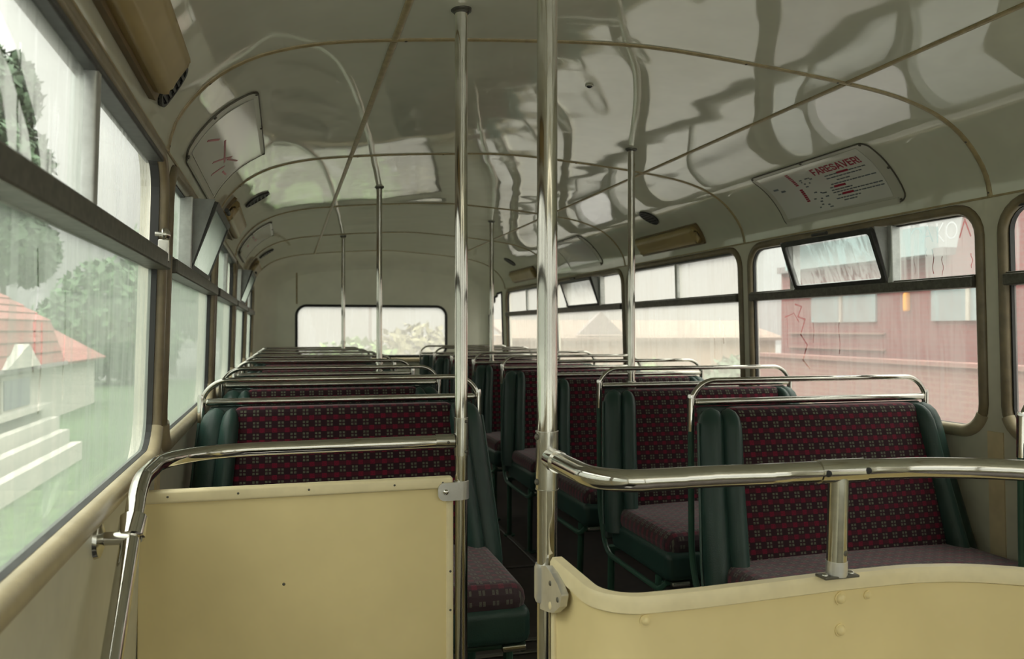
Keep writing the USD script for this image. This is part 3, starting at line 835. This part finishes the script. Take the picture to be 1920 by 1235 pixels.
# ------------------------------------------------------------------ flat cream panel on the left
lpanel = thing('bulkhead_panel', 'flat cream-yellow panel between the stairs and the nearest left seat', 'panel', (CAMX, 0, 0))
PT = CAMZ - .307
px0, px1 = -.278, LPX - .020
obj('board', rbox(px0, px1, LPY - .006, LPY + .010, 0, PT - .002, .003), 'cream_panel', lpanel)
obj('top_trim', rbox(px0, px1 + .001, LPY - .012, LPY + .014, PT - .022, PT + .002, .005), 'cream_trim', lpanel)
obj('side_trim', rbox(px1 - .013, px1 + .002, LPY - .011, LPY + .013, 0, PT - .023, .004), 'cream_trim', lpanel)
for q in (.09, .30, .52, .80, .965):
    obj('screw', dome((px0 + (px1 - px0) * q, LPY - .012, PT - .009), (0, -1, 0), .0022, .001), 'screw', lpanel)
for z in (.60, .52, .35):
    obj('screw', dome((px1 - .005, LPY - .011, z), (0, -1, 0), .0025, .0012), 'screw', lpanel)
obj('board_screw', dome((px0 + .265, LPY - .006, CAMZ - .50), (0, -1, 0), .003, .0015), 'screw', lpanel)
br = thing('pole_bracket', 'grey alloy bracket clamping the slim pole to the flat cream panel', 'bracket', (LPX + CAMX, LPY, 0))
zb0, zb1 = Zc(942, 1.632), Zc(908, 1.632)
obj('strap', [tube([(0, 0, zb0), (0, 0, zb1)], LPR * 1.22, 24)], 'cast_alloy', br)
tg = Polygon(np.vstack([rrect(-.052, .0, zb0, zb1, (.014, .001, .001, .014), 6)]))
obj('tongue', mapped(plate(tg, .006), lambda p: np.stack([p[:, 0], -.0195 + p[:, 2], p[:, 1]], 1)), 'cast_alloy', br, smooth=30)
obj('bolt', [dome((-.036, -.0195, (zb0 + zb1) / 2), (0, -1, 0), .0062, .0045)], 'chrome_bright', br)

# ------------------------------------------------------------------ curved cream panel and its rail on the right
PLAN = [(.4205, 1.243), (.4205, 1.034), (.56, 1.034), (.80, 1.048), (.94, 1.049), (1.03, 1.030), (1.12, .978), (1.20, .86), (1.215, .60)]
plan = fillet([(x, y, 0) for x, y in PLAN], [.062, .5, .6, .3, .25, .2, .14], 8)
plan = plan[np.r_[True, np.linalg.norm(np.diff(plan, axis=0), axis=1) > 1e-4]]
RT = CAMZ - .372
rpanel = thing('stair_panel', 'curved cream-yellow panel wrapping round in front of the right-hand seats', 'panel', (CAMX, 0, 0))
def wall_strip(t0, t1, z0, z1, path=plan):
    """a curved upright sheet between offsets t0 and t1 from the plan line"""
    pr = [(t0, z0), (t1, z0), (t1, z1), (t0, z1)]
    return sweep(path, pr, (0, 0, 1.0), closed=False)
obj('sheet', [wall_strip(-.006, .006, 0.0, RT - .006)], 'cream_panel', rpanel, smooth=40)
def topz(): 
    rr = .010; pr = []
    pr = [(-.012, RT - .023), (-.006, RT - .026), (.006, RT - .026), (.012, RT - .023), (.012, RT - .007), (.008, RT), (-.008, RT), (-.012, RT - .007)]
    return sweep(plan, pr, (0, 0, 1.0), closed=False)
obj('top_trim', [topz()], 'cream_trim', rpanel, smooth=30)
obj('side_trim', [rbox(.4085, .4325, 1.229, 1.243, 0, RT - .03, .004)], 'cream_trim', rpanel)
def on_plan(px, py, off=0.0):
    """point on the front face of the panel that shows at this picture position, and the outward normal there"""
    u = (px - 960) / F
    d = np.array([math.sin(PSI) + u * math.cos(PSI), math.cos(PSI) - u * math.sin(PSI)])
    best = None
    for a, b in zip(plan[:-1, :2], plan[1:, :2]):
        A = np.array([[d[0], -(b - a)[0]], [d[1], -(b - a)[1]]])
        if abs(np.linalg.det(A)) < 1e-9: continue
        t, s = np.linalg.solve(A, a)
        if 0 <= s <= 1 and t > 0 and (best is None or t < best[0]):
            n = np.array([(b - a)[1], -(b - a)[0]]); n /= np.linalg.norm(n)
            if n @ d > 0: n = -n
            best = (t, d * t, n)
    t, p, n = best
    return np.array([p[0], p[1], CAMZ - (py - 618) / F * t]) + np.r_[n * (.006 + off), 0], np.r_[n, 0]
for px, py, r in ((1570, 1119, .0088), (1570, 1178, .0088), (1621, 1113, .0062), (1207, 1160, .0072)):
    c, n = on_plan(px, py)
    bo = obj('bolt_cap', [dome(c, n, r, r * .9), tube([c - n * .001, c + n * .002], r * 1.15, 16)], 'cream_panel', rpanel)
# alloy hinge casting that ties the panel to the thick pole
hc = thing('panel_casting', 'grey cast alloy clamp fixing the curved cream panel to the thick pole', 'clamp', (RPX + CAMX, RPY, 0))
z0, z1 = Zc(1143, 1.30), Zc(1062, 1.30)
obj('shell', [tube([(0, 0, z0 + .004), (0, 0, z0 + .010), (0, 0, z1 - .010), (0, 0, z1 - .004)], [.0195, .0215, .0215, .0195], 24)], 'cast_alloy', hc)
def side_pt(px, py, X=.403):
    u = (px - 960) / F
    la, lo = math.sin(PSI) + u * math.cos(PSI), math.cos(PSI) - u * math.sin(PSI)
    return (X * lo / la - RPY, CAMZ - (py - 618) / F * X / la)
cp = Polygon([side_pt(*q) for q in ((1016, 1064), (1030, 1064), (1041, 1078), (1052, 1098), (1059, 1116), (1056, 1134), (1044, 1145), (1034, 1143), (1016, 1136))]).buffer(.003)
on_side = lambda p: np.stack([.3965 - RPX + p[:, 2], p[:, 0], p[:, 1]], 1)
obj('flap', mapped(plate(cp, .0115), on_side), 'cast_alloy', hc, smooth=25)
for nm, q, r, mt in (('screw', (1039, 1093), .0042, 'screw'), ('screw', (1053, 1124), .0042, 'screw'), ('cream_screw', (1039, 1135), .0062, 'cream_trim')):
    y_, z_ = side_pt(*q)
    obj(nm, dome((.3965 - RPX, y_, z_), (-1, 0, 0), r, .0025), mt, hc)

ZR = CAMZ - .212
hr = thing('handrail', 'thick curved chrome rail running above the curved cream panel', 'handrail', (CAMX, 0, 0))
RAILP = [(.4135, 1.248), (.4135, 1.03), (.56, 1.036), (.69, 1.029), (.83, 1.028), (.94, 1.018), (1.02, .985), (1.10, .93), (1.17, .83), (1.19, .58)]
rail = fillet([(x, y, ZR) for x, y in RAILP], [.085, .5, .6, .5, .3, .3, .25, .2], 9)
rail = rail[np.r_[True, np.linalg.norm(np.diff(rail, axis=0), axis=1) > 1e-4]]
obj('tube', tube(rail, .0158, 24), 'chrome', hr)
obj('end_socket', [tube([(.4125, 1.2485, ZR), (.4125, 1.215, ZR)], .0172, 24), tube([(.4125, 1.218, ZR), (.4125, 1.214, ZR)], .0180, 24)], 'chrome_bright', hr)
obj('screw', dome((.400, 1.226, ZR - .010), (-.8, -.2, -.5), .0045, .003), 'screw', hr)
def rail_pt(px):
    u = (px - 960) / F
    d = np.array([math.sin(PSI) + u * math.cos(PSI), math.cos(PSI) - u * math.sin(PSI)])
    for i, (a, b) in enumerate(zip(rail[:-1, :2], rail[1:, :2])):
        A = np.array([[d[0], -(b - a)[0]], [d[1], -(b - a)[1]]])
        if abs(np.linalg.det(A)) < 1e-9: continue
        t, s = np.linalg.solve(A, a)
        if -1e-6 <= s <= 1 and t > 0 and i > 8:
            return np.array([*(d * t), ZR])
q0, q1 = rail_pt(1533), rail_pt(1618)
qm = rail_pt(1572)
obj('tee_sleeve', [tube([q0, (q0 + q1) / 2, q1], .0176, 24)], 'chrome', hr)
for px, pz in ((1546, -.0005), (1620, .001)):
    c = rail_pt(px); c = c + np.array([-.006, -.0172, pz])
    obj('screw', dome(c, (-.3, -1, 0), .0052, .002), 'black', hr)
zp = RT + .002
obj('post', [tube([qm + [0, 0, -.008], (qm[0], qm[1] + .004, zp + .014)], .0148, 22)], 'chrome_worn', hr)
obj('post_foot', [tube([(qm[0], qm[1] + .004, zp), (qm[0], qm[1] + .004, zp + .022)], .0156, 22)], 'cast_alloy', hr)
obj('foot_flange', [rbox(qm[0] - .030, qm[0] + .030, qm[1] - .010, qm[1] + .015, zp - .002, zp + .002, .001)], 'screw', hr)
for s in (-1, 1):
    obj('flange_nut', [dome((qm[0] + s * .023, qm[1] + .001, zp + .002), (0, 0, 1), .005, .004)], 'chrome_worn', hr)
c = (qm[0] + .005, qm[1] + .004 - .0146, zp + .036)
obj('screw', dome(c, (.2, -1, 0), .0045, .0015), 'screw', hr)

# ------------------------------------------------------------------ lamps, vents, posters on the coves
def lamp(side, y0, y1, label):
    t = thing('cove_lamp', label, 'lamp', (0, 0, 0), group='tan lamps along the coves')
    fn = on_ceil(side)
    s0, s1 = s_at_z(1.508), s_at_z(1.605)
    def slab(inset, w0, w1, r):
        m = plate(rrect(y0 + inset, y1 - inset, s0 + inset * .5, s1 - inset * .5, r, 5), w1 - w0, w0, size=.05)
        return mapped(m, fn, side > 0)
    obj('base', slab(0, -.002, .012, .012), 'lamp_brown', t, smooth=30)
    # bowed diffuser cover
    m = plate(rrect(y0 + .012, y1 - .012, s0 + .008, s1 - .004, .035, 6), .02, .010, size=.02)
    v = np.array(m.vertices)
    e = np.clip(np.minimum(np.minimum(v[:, 0] - y0 - .012, y1 - .012 - v[:, 0]), np.minimum(v[:, 1] - s0 - .008, s1 - .004 - v[:, 1])) / .03, 0, 1)
    v[:, 2] = np.where(v[:, 2] > .02, .014 + .024 * np.sqrt(e * (2 - e)), v[:, 2])
    obj('cover', mapped(trimesh.Trimesh(v, m.faces, process=False), fn, side > 0), 'lamp_tan', t, smooth=50)
    return t
lamp(-1, .88, 1.545, 'large tan lamp cover above the nearest left window')
lamp(-1, 3.20, 3.86, 'small tan lamp cover on the left cove above the third window')
lamp(1, 3.41, 4.10, 'tan lamp cover on the right cove, left of the fare poster')
lamp(1, 6.05, 6.75, 'far tan lamp cover on the right cove beside the thick pole')
lamp(-1, 5.9, 6.6, 'farthest tan lamp cover on the left cove near the rear wall')

def vent(side, y, z, r, label, aspect=1.0):
    t = thing('round_vent', label, 'vent', (0, 0, 0), group='round vents along the coves')
    fn = on_ceil(side); s = s_at_z(z)
    a = np.linspace(0, 2 * math.pi, 33)[:-1]
    disc = np.c_[y + r * np.cos(a), s + r * aspect * np.sin(a)]
    obj('disc', mapped(plate(disc, .004, .0005, size=.03), fn, side > 0), 'black', t, smooth=False)
    ring = Polygon(disc).difference(Polygon(np.c_[y + r * .86 * np.cos(a), s + r * aspect * .86 * np.sin(a)]))
    obj('rim', mapped(plate(ring, .007, .001, size=.03), fn, side > 0), 'bar_dark', t, smooth=False)
    for k in (-2, -1, 0, 1, 2):
        hw = r * .8 * math.sqrt(1 - (k * .3) ** 2)
        obj('louvre', mapped(plate(sbox(y - hw, s + r * aspect * k * .3 - .003, y + hw, s + r * aspect * k * .3 + .003), .006, .002, size=.04), fn, side > 0), 'bar_dark', t, smooth=False)
    return t
vent(-1, 1.622, 1.562, .046, 'dark round vent just behind the large left lamp')
vent(-1, 3.60, 1.662, .058, 'dark round vent on the left cove over the third window')
vent(-1, 6.09, 1.656, .058, 'small far dark vent on the left cove near the rear')
vent(1, 3.745, 1.673, .056, 'dark round vent above the tan lamp on the right')
vent(1, 6.45, 1.670, .056, 'far dark vent on the right cove above the farthest lamp')

def frame(side, y0, y1, label):
    """a poster holder of thin metal strip, bent to the cove"""
    t = thing('poster_frame', label, 'poster', group='poster frames along the coves')
    fn = on_ceil(side)
    s0, s1 = s_at_z(1.512), s_at_z(1.690)
    o = rrect(y0, y1, s0, s1, .03, 6)
    obj('backing', mapped(plate(o, .003, .001, size=.03), fn, side > 0), 'poster_edge', t, smooth=50)
    ring = Polygon(o).buffer(.0006).difference(Polygon(rrect(y0 + .0022, y1 - .0022, s0 + .0022, s1 - .0022, .028, 6)))
    obj('edge', mapped(plate(ring, .004, .001, size=.03), fn, side > 0), 'screw', t, smooth=False)
    sh = rrect(y0 + .05, y1 - .03, s0 + .025, s1 - .015, .004, 3)
    obj('sheet', mapped(plate(sh, .001, .0045, size=.03), fn, side > 0), 'paper', t, smooth=50)
    for q, r in ((y0 + .02, s1 - .006), (y1 - .02, s1 - .006), ((y0 + y1) / 2, s1 - .004), (y0 + .02, s0 + .008), (y1 - .02, s0 + .008), ((y0 + y1) / 2, s0 + .006), (y0 + .006, (s0 + s1) / 2)):
        k = fn(np.array([[q, r, .006], [q, r, .02]]))
        obj('screw', dome(k[0], k[1] - k[0], .0048, .003), 'screw', t)
    # bright metal slide along the bottom edge
    obj('channel', mapped(plate(sbox(y0 + .03, s0 - .004, y1 - .02, s0 + .016), .006, .004, size=.05), fn, side > 0), 'poster_edge', t, smooth=False)
    return t, fn, s0, s1
def onto(fn, side, mesh2d, y_left, s_base, w=.0056):
    """flat artwork (x to the right as read, y up) laid on the poster"""
    v, f, _ = meshkit.arrays(mesh2d)
    v2, f2 = trimesh.remesh.subdivide_to_size(v, f, .03)
    q = np.stack([y_left - side * v2[:, 0], s_base + v2[:, 1], w + v2[:, 2] * .6], 1)
    return trimesh.Trimesh(fn(q), f2, process=False)
t, fn, s0, s1 = frame(1, 2.125, 2.775, 'fare poster in red and grey print on the right cove')
H = s1 - s0
tm = text_at('FARESAVER!', .030); tm.apply_scale((.245 / (tm.bounds[1][0] - tm.bounds[0][0]), 1, 1))
obj('headline', onto(fn, 1, tm, 2.455, s0 + H * .70), 'ink_red', t, smooth=False, label='red headline FARESAVER!')
rt = random.Random(5)
def scaled(m):
    m.apply_scale((.82, 1, 1)); return m
for k, (fy, x0, x1, red) in enumerate(((.625, .02, .27, (.10, .17)), (.575, .02, .25, None), (.52, .07, .15, None), (.47, .02, .30, None), (.42, .0, .10, (.03, .10)), (.375, .0, .13, None), (.335, .0, .30, None), (.285, .02, .30, (.05, .12)), (.235, .0, .15, None), (.195, .04, .12, None))):
    bits = []; x = x0
    while x < x1 - .01:
        l = rt.uniform(.012, .03); bits.append(bx(x, min(x + l, x1), 0, .0042, 0, .001)); x += l + .005
    obj('print_line', onto(fn, 1, scaled(cat(bits)), 2.43, s0 + H * fy), 'ink_grey', t, smooth=False)
    if red:
        obj('red_line', onto(fn, 1, scaled(cat([bx(red[0], red[1], 0, .008, 0, .0016)])), 2.43, s0 + H * fy), 'ink_red', t, smooth=False)
for a, b in ((.30, .52), (.60, .86)):
    bits = []; q = s0 + H * a
    while q < s0 + H * b - .004:
        bits.append(bx(0, .017, q - s0, q - s0 + .006, 0, .001)); q += .0085
    obj('upright_print', onto(fn, 1, cat(bits), 2.585, s0), 'ink_red', t, smooth=False)
obj('picture_marks', onto(fn, 1, cat([bx(rt.uniform(.0, .09), 0, rt.uniform(.03, .13), 0, 0, .001) if False else (lambda x, y: bx(x, x + rt.uniform(.006, .018), y, y + .005, 0, .001))(rt.uniform(0, .08), rt.uniform(.03, .17)) for _ in range(20)]), 2.55, s0), 'ink_grey', t, smooth=False)
obj('corner_print', onto(fn, 1, cat([bx(.0, .03, .155, .163, 0, .001), bx(.035, .06, .140, .148, 0, .001)]), 2.72, s0), 'ink_grey', t, smooth=False)

t, fn, s0, s1 = frame(-1, 2.06, 2.80, 'shiny poster frame with red strokes on the left cove'); H = s1 - s0
for (x, y, l, an) in ((.10, .08, .10, 20), (.25, .13, .22, -6), (.34, .07, .16, 24), (.47, .12, .12, 14), (.44, .05, .09, 35), (.55, .09, .08, 5)):
    m = bx(0, l, 0, .007, 0, .001); m.apply_transform(trimesh.transformations.rotation_matrix(math.radians(an), (0, 0, 1))); m.apply_translation((x, y, 0))
    obj('red_stroke', onto(fn, -1, m, 2.08, s0), 'ink_red', t, smooth=False)
t, fn, s0, s1 = frame(1, 4.70, 5.30, 'plain far poster frame on the right cove, half behind the thick pole')
t, fn, s0, s1 = frame(-1, 4.55, 5.20, 'small far poster with pink print on the left cove')
for x, y in ((.1, .12), (.2, .07), (.3, .13)):
    obj('pink_print', onto(fn, -1, bx(x, x + .07, y, y + .012, 0, .001), 4.57, s0), 'ink_red', t, smooth=False)
# little ceiling fixing seen in the bright reflections
bt = thing('ceiling_button', 'tiny dark knob on the ceiling above the thick pole', 'fitting', (-.003, 2.15, 1.797))
obj('knob', dome((0, 0, 0), (0, 0, -1), .008, .006), 'black', bt)
obj('washer', tube([(0, 0, .002), (0, 0, -.001)], .012, 16), 'poster_edge', bt)

# ------------------------------------------------------------------ outside
GZ = -2.4
gr = obj('ground', bx(-120, 120, -60, 160, GZ - .2, GZ), 'tarmac', None, smooth=False); tag(gr, kind='structure')
la = obj('lawn', bx(-60, -4.2, 4, 60, GZ, GZ + .03), 'grass', None, smooth=False); tag(la, kind='structure')

def leaves(c, rad, n, size, seed, flat=1.0):
    rs = np.random.RandomState(seed)
    d = rs.normal(size=(n, 3)); d /= np.linalg.norm(d, axis=1)[:, None]
    p = np.array(c) + d * (rs.uniform(.45, 1, (n, 1)) ** .5) * np.array([rad, rad, rad * flat])
    a = rs.normal(size=(n, 3)); a /= np.linalg.norm(a, axis=1)[:, None]
    b = np.cross(a, d); b /= np.maximum(np.linalg.norm(b, axis=1), 1e-6)[:, None]
    s = size * rs.uniform(.6, 1.3, (n, 1))
    V = np.stack([p - a * s, p + b * s * .55, p + a * s, p - b * s * .55], 1).reshape(-1, 3)
    i = np.arange(n)[:, None] * 4
    Fs = np.vstack([i + [0, 1, 2], i + [0, 2, 3]])
    return trimesh.Trimesh(V, Fs, process=False)
def plant(name, label, category, X, Y, crowns, leafm, trunk=None, n=900, size=.16, seed=1):
    t = thing(name, label, category, (X + CAMX, Y, GZ), group={'tree': 'trees behind the left windows', 'bush': 'bushes outside the right windows', 'shrub': 'shrubs outside the rear window'}[category])
    obj('foliage', [leaves(c, r, n, size, seed + k, f) for k, (c, r, f) in enumerate(crowns)], leafm, t, smooth=False)
    if trunk:
        obj('trunk', tube([(0, 0, 0), (.05, 0, trunk * .5), (0, 0.05, trunk)], [.16, .12, .07], 10), 'bark', t)
        for k in range(4):
            a = k * 1.7
            obj('branch', tube([(0, 0, trunk * (.6 + .1 * k)), (math.cos(a) * .7, math.sin(a) * .7, trunk * (.85 + .12 * k))], [.06, .025], 7), 'bark', t)
    else:
        obj('stem', tube([(0, 0, 0), (0, 0, crowns[0][0][2])], .07, 8), 'bark', t)
    return t
plant('tree', 'tall dark tree rising behind the red-roofed house on the left', 'tree', -14.1, 46.0, [((0, 0, 11.5), 2.4, 1.2), ((-2.0, .5, 8.2), 2.3, 1), ((.6, .3, 7.6), 2.0, 1), ((-.5, 1, 15.6), 2.0, 1.3)], 'leaf_dark', 13.0, n=1500, size=.34, seed=4)
for k, (X, Y, r, h, lab) in enumerate(((-11.2, 56, 3.4, 4.2, 'broad green tree beyond the nearest left window pillar'), (-8.6, 66, 3.6, 8.5, 'hazy green tree seen through the second left window'), (-6.0, 76, 3.6, 9.0, 'hazy green tree seen through the third left window'), (-3.6, 86, 3.2, 10.0, 'hazy green tree farthest along the left windows'))):
    plant('tree', lab, 'tree', X, Y, [((0, 0, h), r, 1.15), ((-r * .6, 0, h * .7), r * .85, 1), ((r * .5, .3, h * .62), r * .75, 1)], 'leaf_mid', h * .8, n=1400, size=.4, seed=70 + k)
plant('shrub', 'light green round shrub outside the rear window', 'shrub', 1.45, 19.5, [((0, 0, 1.9), 1.5, .95)], 'leaf_light', n=1500, size=.14, seed=21)
plant('shrub', 'brown-green rounded bush beside the green shrub outside the rear window', 'shrub', 3.7, 24.0, [((0, 0, 1.9), 1.9, .95), ((1.6, 0, 1.3), 1.4, .9)], 'leaf_brown', n=1500, size=.16, seed=31)
for k, (X, Y, rr, hh, lm, lab) in enumerate(((6.9, 26.5, 1.5, 1.35, 'leaf_light', 'pale green bush outside the farthest right window'), (8.4, 22.0, 1.35, 1.3, 'leaf_dark', 'dark green bush low in the fourth right window'), (11.4, 24.8, 1.3, 1.25, 'leaf_light', 'green bush at the right of the fourth right window'),
                                             (11.0, 18.2, .95, 1.9, 'leaf_dark', 'dark bush in the third right window near the pillar'), (8.9, 17.4, .95, 1.3, 'leaf_brown', 'brown-green bush in the third right window'), (12.9, 16.0, 1.0, 2.1, 'leaf_dark', 'dark bush left of the red building'))):
    plant('bush', lab, 'bush', X, Y, [((0, 0, hh), rr, 1)], lm, n=900, size=.15, seed=50 + k)

# red-roofed house on the left
hs = thing('house', 'white house with red tiled roof seen through the nearest left window', 'house', (CAMX, 0, CAMZ))
HX = -7.0; HY0, HY1 = 15.0, 27.6
def quadp(P, t):
    P = np.array(P, float); n = np.cross(P[1] - P[0], P[2] - P[0]); n /= np.linalg.norm(n)
    V = np.vstack([P, P - n * t]); k = len(P)
    Fs = [(0, i, i + 1) for i in range(1, k - 1)] + [(k, k + i + 1, k + i) for i in range(1, k - 1)]
    for i in range(k):
        j = (i + 1) % k; Fs += [(i, i + k, j + k), (i, j + k, j)]
    return trimesh.Trimesh(V, Fs, process=False)
obj('wall', [bx(HX - 6, HX, HY0, HY1, GZ - CAMZ, -1.0)], 'render_white', hs, smooth=False)
rows = 9
zsl = [(-6.75, -1.0), (-7.15, .25), (-8.6, 1.15), (-10.2, 2.1)]
for a, b, nrow in ((zsl[0], zsl[1], 4), (zsl[1], zsl[2], 4), (zsl[2], zsl[3], 4)):
    for k in range(nrow):
        q0, q1 = k / nrow, (k + 1.15) / nrow
        x0, z0_, x1, z1_ = a[0] + (b[0] - a[0]) * q0, a[1] + (b[1] - a[1]) * q0, a[0] + (b[0] - a[0]) * q1, a[1] + (b[1] - a[1]) * q1
        lift = .03
        obj('tile_course', quadp([(x0 + .03, HY0, z0_ + lift), (x0 + .03, HY1, z0_ + lift), (x1, HY1, z1_), (x1, HY0, z1_)], .05), 'roof_tile', hs, smooth=False)
obj('gutter', [bx(-6.78, -6.68, HY0, HY1 + .1, -1.08, -.98)], 'slate', hs, smooth=False)
for wy0, wy1 in ((22.6, 24.9), (18.0, 20.5)):
    f = obj('window', [bx(HX - .05, HX + .06, wy0, wy1, -2.15, -1.2)], 'render_white', hs, smooth=False)
    obj('glazing', [bx(HX, HX + .08, wy0 + .12, wy1 - .12, -2.05, -1.3)], 'glass_dark', f, smooth=False)
obj('sill', [bx(HX, HX + .3, 16, 26.2, -2.25, -2.12)], 'render_white', hs, smooth=False)
gb = [(-6.6, 21.9, -.98), (-6.6, 24.6, -.98), (-6.6, 23.6, -.38)]
obj('porch_gable', [quadp(gb, .5)], 'render_white', hs, smooth=False)
for k, (X, Z, y1) in enumerate(((-6.3, -2.45, 25.2), (-5.9, -2.75, 24.6), (-5.4, -3.0, 23.8))):
    s = obj('terrace_wall', [bx(-X * 0 + X + CAMX - .25, X + CAMX, 12.0, y1, GZ, Z + CAMZ)], 'render_white', None, smooth=False)
    tag(s, 'low white terrace wall below the red-roofed house, %s of three' % ['upper', 'middle', 'lowest'][k], 'wall', 'terrace walls of the white house')
h2 = thing('house', 'small distant red-roofed house right of the nearest left window', 'house', (CAMX - 9.0, 40.0, GZ))
obj('wall', [bx(-4, 0, -6, 2, 0, 2.3)], 'render_white', h2, smooth=False)
obj('roof', [quadp([(.4, -6.5, 2.2), (.4, 2.5, 2.2), (-2, 2.5, 3.6), (-2, -6.5, 3.6)], .12), quadp([(-4.4, 2.5, 2.2), (-4.4, -6.5, 2.2), (-2, -6.5, 3.6), (-2, 2.5, 3.6)], .12)], 'roof_tile', h2, smooth=False)

# red building on the right
rb = thing('building', 'long red building with pale windows seen through the second right window', 'building', (CAMX, 0, CAMZ))
BX = 9.4
obj('wall', [bx(BX, BX + 6, 2.0, 13.9, GZ - CAMZ, 1.1)], 'brick_red', rb, smooth=False)
obj('gable', [quadp([(BX + .02, 2.0, 1.1), (BX + .02, 9.6, 1.1), (BX + .02, 9.4, 1.9), (BX + .02, 5.0, 2.3), (BX + .02, 2.0, 2.3)][::-1], .4)], 'brick_red', rb, smooth=False)
obj('fascia', [bx(BX - .25, BX, 9.9, 13.4, 1.12, 1.55)], 'pale_blue', rb, smooth=False)
obj('roof', [bx(BX - .1, BX + 6, 9.7, 13.9, 1.1, 1.22)], 'slate', rb, smooth=False)
for y0, y1 in ((11.2, 12.9), (8.6, 10.0), (5.6, 7.2), (3.0, 4.4)):
    f = obj('window', [bx(BX - .04, BX + .05, y0, y1, .13, .62)], 'pale_blue', rb, smooth=False)
    obj('glazing_bar', [bx(BX - .07, BX - .03, (y0 + y1) / 2 - .03, (y0 + y1) / 2 + .03, .13, .62)], 'render_white', f, smooth=False)
for z in (-.05, -.32, -.62):
    obj('string_course', [bx(BX - .05, BX, 11.0, 13.6, z - .03, z)], 'brick_pale', rb, smooth=False)
lt = obj('lamp', [rbox(BX - .1, BX, 10.45, 10.53, .28, .58, .03)], 'amber', rb)
yw = obj('yard_wall', [bx(8.5 + CAMX, 8.7 + CAMX, 1.0, 13.4, GZ, CAMZ - .50), bx(8.45 + CAMX, 8.75 + CAMX, 1.0, 13.4, CAMZ - .50, CAMZ - .44)], 'brick_pale', None, smooth=False)
tag(yw, 'pale pinkish brick yard wall in front of the red building', 'wall')
# hazy houses behind
h3 = thing('house', 'distant peach house with brown gable seen in the fourth right window', 'house', (CAMX + 14.0, 36.0, GZ))
obj('wall', [bx(-4, 10, 0, 8, 0, 3.2)], 'peach', h3, smooth=False)
obj('gable_roof', [quadp([(-.9, -.3, 3.25), (1.5, -.3, 3.25), (.3, -.3, 4.35)], .3)], 'slate', h3, smooth=False)
obj('roof', [quadp([(-4.3, -.4, 3.1), (10.3, -.4, 3.1), (10.3, 4, 4.0), (-4.3, 4, 4.0)], .15)], 'roof_peach', h3, smooth=False)
h4 = thing('building', 'pale grey flat building seen low in the rear window', 'building', (CAMX + 6.0, 34.0, GZ))
obj('wall', [bx(-1.4, 2.4, 0, 6, 0, 3.0)], 'render_white', h4, smooth=False)
obj('roof', [bx(-1.6, 2.6, -.2, 6.2, 3.0, 3.2)], 'slate', h4, smooth=False)
lpst = thing('lamp_post', 'thin lamp post outside the rear window', 'post', (CAMX + 2.75, 29.0, GZ))
obj('column', tube([(0, 0, 0), (0, 0, 5.2)], [.08, .05], 10), 'slate', lpst)
obj('lantern', rbox(-.5, .05, -.08, .08, 5.15, 5.28, .04), 'slate', lpst)
